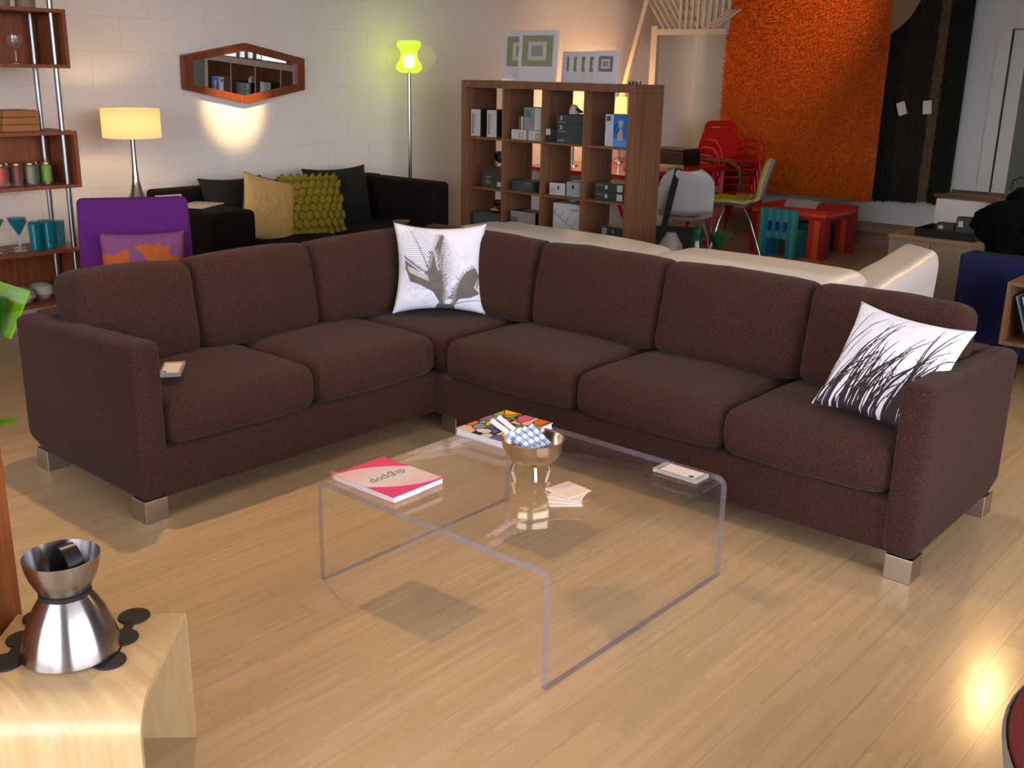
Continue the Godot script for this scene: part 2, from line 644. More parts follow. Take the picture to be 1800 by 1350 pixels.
	# street side: large shop windows
	struct("wall_front", G.new().bb(XL - 0.2, -1.6, 0, HC, ZF, ZF + 0.2).bb(4.4, XR + 0.2, 0, HC, ZF, ZF + 0.2).bb(-1.6, 4.4, 0, 0.35, ZF, ZF + 0.2).bb(-1.6, 4.4, 2.85, HC, ZF, ZF + 0.2), plain)
	struct("wall_left", G.new().bb(XL - 0.2, XL, 0, HC, ZB, -3.0).bb(XL - 0.2, XL, 0, HC, 1.0, ZF).bb(XL - 0.2, XL, 0, 0.35, -3.0, 1.0).bb(XL - 0.2, XL, 2.85, HC, -3.0, 1.0), plain)
	var fm := mat("window_frame", Color(0.25, 0.25, 0.26), 0.4, {"metal": 0.6})
	var k := 4
	for z0 in [-3.0, -1.0]:
		k += 1
		var w := struct("window_%d" % k, G.new().bb(XL - 0.12, XL - 0.05, 0.35, 0.41, z0, z0 + 2.0).bb(XL - 0.12, XL - 0.05, 2.79, 2.85, z0, z0 + 2.0).bb(XL - 0.12, XL - 0.05, 0.41, 2.79, z0, z0 + 0.05).bb(XL - 0.12, XL - 0.05, 0.41, 2.79, z0 + 1.95, z0 + 2.0), fm)
		part(w, "pane", G.new().bb(XL - 0.09, XL - 0.082, 0.41, 2.79, z0 + 0.05, z0 + 1.95), mat("window_glass", Color(0.9, 0.95, 0.95, 0.02), 0.0))
	k = 0
	for x0 in [-1.6, 0.4, 2.4]:
		k += 1
		var w := struct("window_%d" % k, G.new().bb(x0, x0 + 2.0, 0.35, 0.41, ZF + 0.05, ZF + 0.12).bb(x0, x0 + 2.0, 2.79, 2.85, ZF + 0.05, ZF + 0.12).bb(x0, x0 + 0.05, 0.41, 2.79, ZF + 0.05, ZF + 0.12).bb(x0 + 1.95, x0 + 2.0, 0.41, 2.79, ZF + 0.05, ZF + 0.12), fm)
		part(w, "pane", G.new().bb(x0 + 0.05, x0 + 1.95, 0.41, 2.79, ZF + 0.08, ZF + 0.088), mat("window_glass"))

# ------------------------------------------------------------------ sectional sofa
func cushion(w: float, h: float, d: float, r: float, puff: Vector3, sd: int, m: int) -> G:
	var f := FastNoiseLite.new()
	f.seed = sd
	f.frequency = 4.0
	var hx := w * 0.5
	var hy := h * 0.5
	var hz := d * 0.5
	var bend := func(p: Vector3) -> Vector3:
		var a := 1.0 - pow(absf(p.x) / hx, 2.4)
		var b := 1.0 - pow(absf(p.y) / hy, 2.4)
		var c := 1.0 - pow(absf(p.z) / hz, 2.4)
		var q := p
		q.x += signf(p.x) * puff.x * b * c
		q.y += signf(p.y) * puff.y * a * c
		q.z += signf(p.z) * puff.z * a * b
		var k := 0.006
		q += Vector3(f.get_noise_3dv(p + Vector3(sd, 0, 0)), f.get_noise_3dv(p + Vector3(0, sd, 0)), f.get_noise_3dv(p + Vector3(0, 0, sd))) * k
		return q
	return G.new().rbox(Vector3.ZERO, Vector3(w, h, d), r, 3, Basis(), m, bend)

func build_sectional() -> void:
	var tex := speckle(512, 0.25, 21, Color(0.165, 0.112, 0.098), Color(0.305, 0.205, 0.178), 0.5)
	var fab := mat("brown_weave", Color(1, 1, 1), 1.0, {"tex": tex, "tri": Vector3.ONE * 1.1, "sheen": 0.12, "spec": 0.12, "bump": noise_img(512, 0.35, 9), "deep": 0.3})
	var steel := mat("foot_steel", Color(0.70, 0.66, 0.62), 0.28, {"metal": 1.0})
	var o := Vector3(3.0, 0, -3.0)
	var t := thing("sectional_sofa", "dark brown fabric corner sofa with loose cushions and square metal feet", "sofa", o)
	var XI := 3.15
	var ZI := -3.15
	var XB := 3.99
	var ZK := -4.03
	part(t, "base", G.new().rb(1.80, XB - 0.02, 0.08, 0.262, ZK + 0.02, ZI, 0.018, 2), fab, -o)
	part(t, "base", G.new().rb(XI, XB - 0.02, 0.08, 0.262, ZI - 0.02, -1.06, 0.018, 2), fab, -o)
	part(t, "back_frame", G.new().rb(1.80, XB, 0.09, 0.63, ZK, ZK + 0.17, 0.03, 3), fab, -o)
	part(t, "back_frame", G.new().rb(XB - 0.17, XB, 0.09, 0.63, ZK + 0.1, -1.06, 0.03, 3), fab, -o)
	# arms fall slightly towards the back; the rear lower corner is cut
	var arm_bend := func(p: Vector3) -> Vector3:
		var q := p
		var k := (p.z + 0.43) / 0.86
		if p.y > 0.1: q.y += lerpf(-0.035, 0.0, k) * clampf((p.y - 0.1) / 0.18, 0, 1)
		if p.y < -0.2 and k < 0.1: q.y += (0.1 - k) * 0.5
		return q
	part(t, "armrest", G.new().rbox(Vector3.ZERO, Vector3(0.115, 0.575, 0.87), 0.035, 3, Basis(), 8, arm_bend), fab, Vector3(1.7775, 0.3675, -3.585) - o)
	var a2 := part(t, "armrest", G.new().rbox(Vector3.ZERO, Vector3(0.115, 0.585, 0.86), 0.035, 3, Basis(), 8, arm_bend), fab, Vector3(3.558, 0.3725, -1.0375) - o)
	a2.rotation.y = -PI / 2
	# seats
	for s in [[1.838, 2.487, 3], [2.492, 3.158, 4]]:
		part(t, "seat_cushion", cushion(s[1] - s[0], 0.175, 0.60, 0.055, Vector3(0.006, 0.022, 0.012), s[2], 10), fab, Vector3((s[0] + s[1]) * 0.5, 0.352, -3.43) - o)
	part(t, "seat_cushion", cushion(0.66, 0.17, 0.70, 0.05, Vector3(0.003, 0.012, 0.003), 8, 10), fab, Vector3(3.50, 0.347, -3.46) - o)
	for s in [[-3.075, -2.366, 5], [-2.360, -1.708, 6], [-1.702, -1.10, 7]]:
		part(t, "seat_cushion", cushion(0.60, 0.175, s[1] - s[0], 0.055, Vector3(0.012, 0.022, 0.006), s[2], 10), fab, Vector3(3.425, 0.352, (s[0] + s[1]) * 0.5) - o)
	# backs
	for s in [[1.80, 2.30, 11, -0.03], [2.305, 2.905, 12, 0.0], [2.92, 3.60, 13, 0.01]]:
		var c := part(t, "back_cushion", cushion(s[1] - s[0], 0.375, 0.20, 0.05, Vector3(0.006, 0.012, 0.03), s[2], 10), fab, Vector3((s[0] + s[1]) * 0.5, 0.615, -3.735) - o)
		c.rotation = Vector3(-0.20, 0, s[3])
	for s in [[-3.74, -2.985, 14], [-2.965, -2.305, 15], [-2.295, -1.655, 16], [-1.645, -1.085, 17]]:
		var c := part(t, "back_cushion", cushion(0.20, 0.38, s[1] - s[0], 0.05, Vector3(0.03, 0.012, 0.006), s[2], 10), fab, Vector3(3.695, 0.622, (s[0] + s[1]) * 0.5) - o)
		c.rotation.z = -0.20
	# feet: square metal blocks with a bright edge
	var foot := G.new().rb(-0.045, 0.045, 0.0, 0.085, -0.045, 0.045, 0.003).mesh()
	for p in [Vector3(1.770, 0, -3.20), Vector3(1.775, 0, -3.93), Vector3(3.18, 0, -1.03), Vector3(3.90, 0, -1.03), Vector3(3.215, 0, -3.08), Vector3(3.9, 0, -3.93)]:
		part(t, "foot", foot, steel, p - o)

# ------------------------------------------------------------------ acrylic table
func arc(c: Vector2, r: float, a0: float, a1: float, k: int) -> PackedVector2Array:
	var o := PackedVector2Array()
	for i in k + 1:
		var w := lerpf(a0, a1, float(i) / k)
		o.append(c + Vector2(cos(w), sin(w)) * r)
	return o

func build_coffee_table() -> void:
	var acr := mat("acrylic", Color(0.9, 0.92, 0.97, 0.004), 0.0)
	var rim := mat("acrylic_edge", Color(0.50, 0.50, 0.56, 0.55), 0.05)  # flat grey tint stands in for reflections inside the cut edges
	var x0 := 1.887
	var x1 := 2.778
	var z0 := -2.397
	var z1 := -1.471
	var w := (z1 - z0)
	var h := 0.3425
	var th := 0.019
	var r := 0.038
	var poly := PackedVector2Array()
	poly.append(Vector2(0, 0.001))
	poly.append_array(arc(Vector2(r, h - r), r, PI, PI / 2, 8))
	poly.append_array(arc(Vector2(w - r, h - r), r, PI / 2, 0, 8))
	poly.append(Vector2(w, 0.001))
	poly.append(Vector2(w - th, 0.001))
	poly.append_array(arc(Vector2(w - r, h - r), r - th, 0, PI / 2, 8))
	poly.append_array(arc(Vector2(r, h - r), r - th, PI / 2, PI, 8))
	poly.append(Vector2(th, 0.001))
	# profile x -> +z, extruded along -x
	var g := G.new().prism(poly, x1 - x0, Transform3D(Basis(Vector3(0, 0, 1), Vector3(0, 1, 0), Vector3(1, 0, 0)), Vector3(-(x1 - x0) * 0.5, 0, -w * 0.5)))
	# split the polished cut edges (the two end faces) from the sheet
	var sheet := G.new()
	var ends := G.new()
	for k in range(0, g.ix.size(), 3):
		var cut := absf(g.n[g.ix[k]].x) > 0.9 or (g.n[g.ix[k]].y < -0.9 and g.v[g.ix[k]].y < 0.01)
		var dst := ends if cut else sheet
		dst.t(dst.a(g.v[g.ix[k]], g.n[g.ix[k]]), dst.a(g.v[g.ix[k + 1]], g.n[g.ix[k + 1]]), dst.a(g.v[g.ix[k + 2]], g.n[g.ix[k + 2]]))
	var t := thing("coffee_table", "clear acrylic waterfall coffee table bent from one thick sheet", "table", Vector3((x0 + x1) * 0.5, 0, (z0 + z1) * 0.5))
	part(t, "bent_sheet", sheet, acr)
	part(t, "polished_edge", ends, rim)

func build_on_coffee_table() -> void:
	var ty := 0.3435
	var page := mat("page_white", Color(0.86, 0.85, 0.87), 0.7)
	# pink paperback
	var b := thing("paperback_book", "pink and pale grey paperback design book on the acrylic table", "book", Vector3(2.017, ty, -2.217), 0.02)
	part(b, "pages", G.new().bb(-0.103, 0.103, 0.0008, 0.0165, -0.131, 0.131), page)
	var im := new_img(256, Color(0.87, 0.80, 0.82))
	for y in 256:
		for x in 256:
			var u := x / 255.0
			var v := y / 255.0
			var e1 := 0.50 - 0.28 * sin(u * PI * 0.9) + 0.05
			var c := Color(0.88, 0.72, 0.76).lerp(Color(0.84, 0.82, 0.83), clampf(absf(v - 0.5) * -3.0 + 1.1, 0, 1))
			var s1 := pow(u, 2.2) * 0.42 + 0.03
			var s2 := 1.0 - (pow(1.0 - u, 2.2) * 0.42 + 0.03)
			if v < s1 * (1.0 if u > 0.1 else 0.4): c = Color(0.86, 0.24, 0.47)
			if v > s2: c = Color(0.86, 0.22, 0.46)
			im.set_pixel(x, y, c)
	var cm := mat("pink_cover", Color(1, 1, 1), 0.35, {"tex": ImageTexture.create_from_image(im)})
	var cg := G.new()
	cg.quad(Vector3(-0.106, 0.0182, 0.134), Vector3(0.106, 0.0182, 0.134), Vector3(0.106, 0.0182, -0.134), Vector3(-0.106, 0.0182, -0.134), Vector3.UP)
	cg.bb(-0.106, 0.106, 0.0166, 0.0181, -0.134, 0.134).bb(-0.106, 0.106, 0.0, 0.0008, -0.134, 0.134).bb(-0.106, 0.106, 0.0, 0.0181, -0.1345, -0.133)
	part(b, "cover", cg, cm)
	var tm := TextMesh.new()
	var sf := SystemFont.new()
	sf.font_names = PackedStringArray(["Droid Sans"])
	tm.font = sf
	tm.text = "digipop"
	tm.font_size = 40
	tm.pixel_size = 0.00105
	tm.depth = 0.0004
	var tp := part(b, "lettering", tm, mat("print_grey", Color(0.36, 0.33, 0.35), 0.6), Vector3(0.0, 0.0184, 0.0))
	tp.rotation = Vector3(-PI / 2, PI, 0)
	# mosaic-cover book
	var b2 := thing("hardback_book", "thick white book with a colourful mosaic cover outlined in black", "book", Vector3(2.613, ty, -2.264), 0.03)
	part(b2, "pages", G.new().rb(-0.135, 0.135, 0.001, 0.0215, -0.106, 0.106, 0.003), mat("white_edge", Color(0.88, 0.88, 0.93), 0.5))
	var mi := new_img(256, Color(0.06, 0.06, 0.08))
	var rr := RandomNumberGenerator.new()
	rr.seed = 31
	var cols := [Color(0.93, 0.68, 0.05), Color(0.85, 0.70, 0.60), Color(0.42, 0.55, 0.30), Color(0.35, 0.38, 0.60), Color(0.88, 0.40, 0.10), Color(0.80, 0.55, 0.55), Color(0.45, 0.60, 0.66), Color(0.55, 0.62, 0.25), Color(0.85, 0.80, 0.78), Color(0.80, 0.36, 0.50)]
	var sites := []
	for k in 34: sites.append([Vector2(rr.randf(), rr.randf()), cols[k % cols.size()]])
	for y in 256:
		for x in 256:
			var p := Vector2(x, y) / 255.0
			var d1 := 9.0
			var d2 := 9.0
			var c := Color.BLACK
			for s in sites:
				var dd: float = absf(p.x - s[0].x) * 0.9 + absf(p.y - s[0].y) + (p.x - s[0].x) * (p.y - s[0].y)
				if dd < d1:
					d2 = d1
					d1 = dd
					c = s[1]
				elif dd < d2: d2 = dd
			if d2 - d1 > 0.022: mi.set_pixel(x, y, c)
	var mg := G.new()
	mg.quad(Vector3(-0.1375, 0.0238, 0.1085), Vector3(0.1375, 0.0238, 0.1085), Vector3(0.1375, 0.0238, -0.1085), Vector3(-0.1375, 0.0238, -0.1085), Vector3.UP)
	part(b2, "mosaic_print", mg, mat("mosaic", Color(1, 1, 1), 0.4, {"tex": ImageTexture.create_from_image(mi)}))
	part(b2, "cover", G.new().bb(-0.1375, 0.1375, 0.0216, 0.0237, -0.1085, 0.1085).bb(-0.1375, 0.1375, 0, 0.001, -0.1085, 0.1085), mat("white_edge"))
	# metal bowl on three legs
	var sil := mat("champagne_steel", Color(0.80, 0.755, 0.68), 0.18, {"metal": 1.0})
	var bc := Vector3(2.372, ty, -1.938)
	var bo := thing("footed_bowl", "polished champagne metal bowl on three short rod legs", "bowl", bc)
	var pr := []
	for k in 13:
		var w := lerpf(-PI / 2, -0.02, k / 12.0)
		pr.append(Vector2(cos(w) * 0.098, 0.118 + sin(w) * 0.096))
	pr.append(Vector2(0.1, 0.122))
	pr.append(Vector2(0.096, 0.122))
	for k in 13:
		var w := lerpf(-0.02, -PI / 2, k / 12.0)
		pr.append(Vector2(cos(w) * 0.094, 0.118 + sin(w) * 0.092))
	part(bo, "bowl_body", G.new().lathe(pr, 40), sil)
	for a in [2.28, 4.42, 0.21]:
		var dr := Vector3(cos(a), 0, sin(a))
		part(bo, "leg", G.new().tube([dr * 0.068 + Vector3(0, 0.0, 0), dr * 0.050 + Vector3(0, 0.052, 0)], 0.008, 12), sil)
	# gingham napkins folded into strips, standing in the bowl
	var gi := new_img(128, Color(0.85, 0.87, 0.93))
	for y in 128:
		for x in 128:
			var k := (1 if (x / 8) % 2 == 0 else 0) + (1 if (y / 8) % 2 == 0 else 0)
			gi.set_pixel(x, y, [Color(0.87, 0.89, 0.95), Color(0.58, 0.63, 0.78), Color(0.33, 0.38, 0.58)][k])
	var gm := mat("gingham", Color(1, 1, 1), 0.85, {"tex": ImageTexture.create_from_image(gi), "tri": Vector3.ONE * 4.5})
	var dirv := Vector3(-0.44, 0.46, -0.35)
	var labs := ["blue checked napkin strip lying against the rim of the metal bowl", "blue checked napkin strip in the bowl beside the rim strip", "blue checked napkin strip in the middle of the bowl", "blue checked napkin strip leaning over the bowl towards the coasters"]
	for k in 4:
		var st: Vector3 = bc + Vector3(-0.028 + 0.023 * k, 0.075, 0.040 - 0.0 * k) + Vector3(0.012, 0, 0.0)
		var dd := (dirv + Vector3(0.03 * k, 0.0, 0.03 * k)).normalized()
		var bs := Basis(dd.cross(Vector3(0.6, 0.6, 0.5).normalized()).normalized(), dd, Vector3.ZERO)
		bs.z = bs.x.cross(bs.y)
		var o := solo("napkin", labs[k], "napkin", G.new().rbox(Vector3(0, 0.065, 0), Vector3(0.011, 0.13 - 0.008 * k, 0.026), 0.004, 2), gm, st, 0.0, "checked napkins in the bowl")
		o.transform = Transform3D(bs, st)
	for k in 2:
		var dd := (dirv + Vector3(0.03 * k, 0.0, 0.03 * k)).normalized()
		var st: Vector3 = bc + Vector3(-0.016 + 0.023 * k, 0.075, 0.040) + dd * 0.132
		var bs := Basis(dd.cross(Vector3(0.6, 0.6, 0.5).normalized()).normalized(), dd, Vector3.ZERO)
		bs.z = bs.x.cross(bs.y)
		var o := solo("cutlery_handle", ["pale pink flat handle sticking out of the napkins by the rim", "pale pink flat handle sticking out beside the middle napkin"][k], "cutlery", G.new().rbox(Vector3(0, 0.03, 0), Vector3(0.007, 0.07, 0.016), 0.003, 2), mat("pale_pink", Color(0.86, 0.76, 0.78), 0.4), st)
		o.transform = Transform3D(bs, st)
	# coasters
	var cmt := mat("coaster", Color(0.86, 0.78, 0.74), 0.6)
	var cl := ["square cream coaster at the bottom of the small stack", "square cream coaster second from the bottom of the stack", "square cream coaster second from the top of the stack", "square cream coaster on top of the small stack"]
	var ct := [[2.278, -1.735, 0.78], [2.292, -1.738, 0.55], [2.306, -1.742, 0.34], [2.322, -1.755, -0.12]]
	for k in 4:
		solo("coaster", cl[k], "coaster", G.new().rb(-0.049, 0.049, 0, 0.0035, -0.049, 0.049, 0.0012), cmt, Vector3(ct[k][0], ty + 0.0038 * k, ct[k][1]), ct[k][2], "stack of coasters")
	# clear price holder on the table and one on the sofa
	price_holder(Vector3(2.695, ty, -1.594), 0.0, Vector3(0.0, 0, 0), "clear acrylic card holder lying on the acrylic table by its bent edge")
	price_holder(Vector3(1.975, 0.4815, -3.33), -0.68, Vector3(0.02, 0, 0.02), "clear acrylic card holder lying on the brown seat cushion")

func price_holder(at: Vector3, turn: float, tilt: Vector3, label: String) -> void:
	var t := thing("card_holder", label, "card holder", at, turn)
	t.rotation = Vector3(tilt.x, turn, tilt.z)
	part(t, "block", G.new().rb(-0.038, 0.038, 0.0, 0.012, -0.08, 0.08, 0.001), mat("holder_clear", Color(0.93, 0.97, 0.97, 0.22), 0.03))
	part(t, "card", G.new().bb(-0.030, 0.030, 0.0122, 0.0130, -0.055, 0.066), mat("card_white", Color(0.84, 0.78, 0.79), 0.6))
	part(t, "card_mark", G.new().bb(-0.028, -0.014, 0.0131, 0.0134, 0.045, 0.06), mat("card_ink", Color(0.12, 0.14, 0.25), 0.6))

# ------------------------------------------------------------------ scatter cushions
# a stuffed square cushion in its own XY plane, print on +Z
func pillow(w: float, h: float, th: float, sd: int, pinch := 0.07) -> G:
	var f := FastNoiseLite.new()
	f.seed = sd
	f.frequency = 5.0
	var g := G.new()
	for sg in [1.0, -1.0]:
		var fun := func(u: float, v: float) -> Vector3:
			var a := u * 2.0 - 1.0
			var b := v * 2.0 - 1.0
			var x := a * (1.0 - pinch * (1.0 - b * b) * a * a)
			var y := b * (1.0 - pinch * (1.0 - a * a) * b * b)
			var k := pow(clampf((1.0 - a * a) * (1.0 - b * b), 0.0, 1.0), 0.42)
			var nz := f.get_noise_2d(a * 0.5, b * 0.5 + sg * 3.0) * 0.22 * k
			return Vector3(x * w * 0.5, y * h * 0.5, sg * th * 0.5 * (k + nz * 0.5))
		g.sheet(fun, 28, 28)
	fix_out(g)
	return g

func fix_out(g: G) -> void:
	# make both halves face outwards
	var half := g.v.size() / 2
	for i in g.v.size():
		var want := 1.0 if i < half else -1.0
		if g.n[i].z * want < 0.0: g.n[i] = -g.n[i]
	var old := g.ix.duplicate()
	g.ix.clear()
	for k in range(0, old.size(), 3):
		g.t(old[k], old[k + 1], old[k + 2])

func palm_img() -> Image:
	var im := new_img(512, Color(0.85, 0.87, 0.95))
	var grey := Color(0.40, 0.37, 0.38)
	var light := Color(0.50, 0.55, 0.64)
	# big leaf with fine barbs
	var a := Vector2(0.52, 0.98)
	for s in [[Vector2(0.46, 0.62), Vector2(0.17, 0.05), 0.34, light, 30], [Vector2(0.55, 0.55), Vector2(0.50, 0.10), 0.10, grey, 40]]:
		var m: Vector2 = s[0]
		var e: Vector2 = s[1]
		for k in s[4]:
			var f: float = 0.28 + 0.7 * k / float(s[4])
			var p := a.lerp(m, f).lerp(m.lerp(e, f), f)
			var d := (m.lerp(e, f) - a.lerp(m, f)).normalized()
			var l: float = s[2] * sin(PI * clampf(f * 0.95, 0, 1)) + 0.02
			for sg in [-1.0, 1.0]:
				var sd: Vector2 = Vector2(-d.y, d.x) * sg
				p_curve(im, p, p + (sd * 0.6 + d * 0.35) * l, p + (sd + d * 0.25) * l, 0.008, 0.003, s[3])
		p_curve(im, a, m, e, 0.012, 0.005, grey)
	# dark feathers
	p_poly(im, PackedVector2Array([Vector2(0.50, 0.90), Vector2(0.44, 0.78), Vector2(0.30, 0.70), Vector2(0.18, 0.66), Vector2(0.12, 0.52), Vector2(0.10, 0.42), Vector2(0.22, 0.50), Vector2(0.34, 0.58), Vector2(0.42, 0.50), Vector2(0.45, 0.30), Vector2(0.52, 0.12), Vector2(0.55, 0.14), Vector2(0.50, 0.40), Vector2(0.53, 0.62), Vector2(0.57, 0.78), Vector2(0.56, 0.96), Vector2(0.50, 0.99)]), grey)
	for k in 60:
		var f := k / 60.0
		var p := Vector2(0.16, 0.56).lerp(Vector2(0.40, 0.66), f)
		p_line(im, p, p + Vector2(-0.02, -0.07), 0.003, Color(0.85, 0.85, 0.9))
		var q := Vector2(0.46, 0.30).lerp(Vector2(0.51, 0.52), f)
		p_line(im, q + Vector2(rng.randf_range(-0.03, 0.03), 0), q + Vector2(-0.02, 0.03), 0.003, Color(0.88, 0.88, 0.93))
	p_poly(im, PackedVector2Array([Vector2(0.60, 0.97), Vector2(0.66, 0.85), Vector2(0.72, 0.66), Vector2(0.80, 0.55), Vector2(0.92, 0.50), Vector2(0.97, 0.58), Vector2(0.90, 0.72), Vector2(0.97, 0.78), Vector2(0.84, 0.84), Vector2(0.72, 0.86), Vector2(0.64, 0.97)]), grey)
	for k in 90:
		var f := k / 90.0
		var p := Vector2(0.66, 0.88).lerp(Vector2(0.95, 0.55), f)
		p_line(im, p, p + Vector2(-0.07, -0.02).rotated(rng.randf_range(-0.3, 0.3)), 0.004, grey)
		var q := Vector2(0.54, 0.95).lerp(Vector2(0.56, 0.3), f)
		p_line(im, q, q + Vector2(0.12 + 0.12 * f, -0.02), 0.003, Color(0.82, 0.84, 0.90))
	# ragged barbs along the dark feathers
	for e in [[Vector2(0.12, 0.42), Vector2(0.40, 0.60), Vector2(-0.03, -0.05)], [Vector2(0.12, 0.50), Vector2(0.30, 0.70), Vector2(-0.035, 0.0)], [Vector2(0.44, 0.34), Vector2(0.42, 0.56), Vector2(-0.05, -0.03)], [Vector2(0.53, 0.60), Vector2(0.57, 0.90), Vector2(0.05, -0.03)], [Vector2(0.72, 0.66), Vector2(0.92, 0.50), Vector2(-0.03, -0.05)], [Vector2(0.66, 0.86), Vector2(0.73, 0.66), Vector2(-0.06, 0.01)], [Vector2(0.92, 0.72), Vector2(0.97, 0.56), Vector2(0.03, 0.01)]]:
		for k in 26:
			var p: Vector2 = (e[0] as Vector2).lerp(e[1], k / 26.0)
			p_line(im, p, p + (e[2] as Vector2) * rng.randf_range(0.5, 1.2), 0.004, grey)
	p_curve(im, Vector2(0.62, 0.97), Vector2(0.72, 0.88), Vector2(0.96, 0.86), 0.012, 0.006, grey)
	p_poly(im, PackedVector2Array([Vector2(0.46, 1.0), Vector2(0.48, 0.94), Vector2(0.66, 0.94), Vector2(0.67, 1.0)]), grey)
	return im

func grass_img() -> Image:
	var im := new_img(512, Color(0.84, 0.86, 0.95))
	var ink := Color(0.17, 0.10, 0.12)
	var r := RandomNumberGenerator.new()
	r.seed = 5
	for k in 100:
		var x := r.randf_range(-0.1, 1.02)
		var h := r.randf_range(0.30, 0.70)
		if k % 4 == 0: h = r.randf_range(0.65, 0.98)
		var lean := r.randf_range(-0.08, 0.34)
		var a := Vector2(x, 1.02)
		var e := Vector2(x + lean + h * 0.12, 1.0 - h)
		p_curve(im, a, Vector2(x + lean * 0.15, 1.0 - h * 0.6), e, r.randf_range(0.010, 0.022), 0.005, ink)
		if k % 3 == 0:
			var s := a.lerp(e, 0.55)
			p_curve(im, s, s + Vector2(0.03, -0.08), s + Vector2(r.randf_range(-0.12, 0.15), -0.14), 0.010, 0.003, ink)
	for k in 14:
		var x := k / 14.0
		p_poly(im, PackedVector2Array([Vector2(x - 0.03, 1.0), Vector2(x, 0.86 + 0.08 * sin(k * 2.3)), Vector2(x + 0.014, 1.0)]), ink)
	return im

func place_face(o: Node3D, c: Vector3, u: Vector3, v: Vector3) -> void:
	var x := u.normalized()
	var z := x.cross(v).normalized()
	o.transform = Transform3D(Basis(x, z.cross(x), z), c)

func build_scatter_cushions() -> void:
	var white := mat("pillow_white", Color(0.88, 0.88, 0.94), 0.85)
	var p1 := thing("throw_pillow", "white square cushion with grey palm feather print in the sofa corner", "cushion")
	var g1 := pillow(0.44, 0.43, 0.15, 2, 0.13)
	part(p1, "cover", g1, mat("palm_print", Color(1, 1, 1), 0.85, {"tex": ImageTexture.create_from_image(palm_img())}))
	# bottom edge from (3.27,-3.556) to (3.56,-3.24)
	var u := Vector3(0.29, 0, 0.316).normalized()
	var nrm := Vector3(-0.737, 0, 0.676)
	var v := (Vector3.UP * 0.955 - nrm * 0.29).normalized()
	place_face(p1, Vector3(3.424, 0.462, -3.39) + v * 0.205, u, v)
	part(p1.get_child(0), "care_tag", G.new().bb(0.20, 0.275, -0.187, -0.183, -0.004, -0.002), mat("tag_cream", Color(0.86, 0.80, 0.62), 0.7))
	var p2 := thing("throw_pillow", "white square cushion printed with dark grass blades against the armrest", "cushion")
	part(p2, "cover", pillow(0.41, 0.41, 0.13, 6, 0.11), mat("grass_print", Color(1, 1, 1), 0.85, {"tex": ImageTexture.create_from_image(grass_img())}))
	var u2 := Vector3(-0.03, -0.027, 0.346)
	var v2 := Vector3(0.2, 0.287, 0.07)
	place_face(p2, Vector3(3.33, 0.475, -1.425) + u2 * 0.5 + v2 * 0.5 + Vector3(-0.02, 0.02, -0.01), u2, v2)

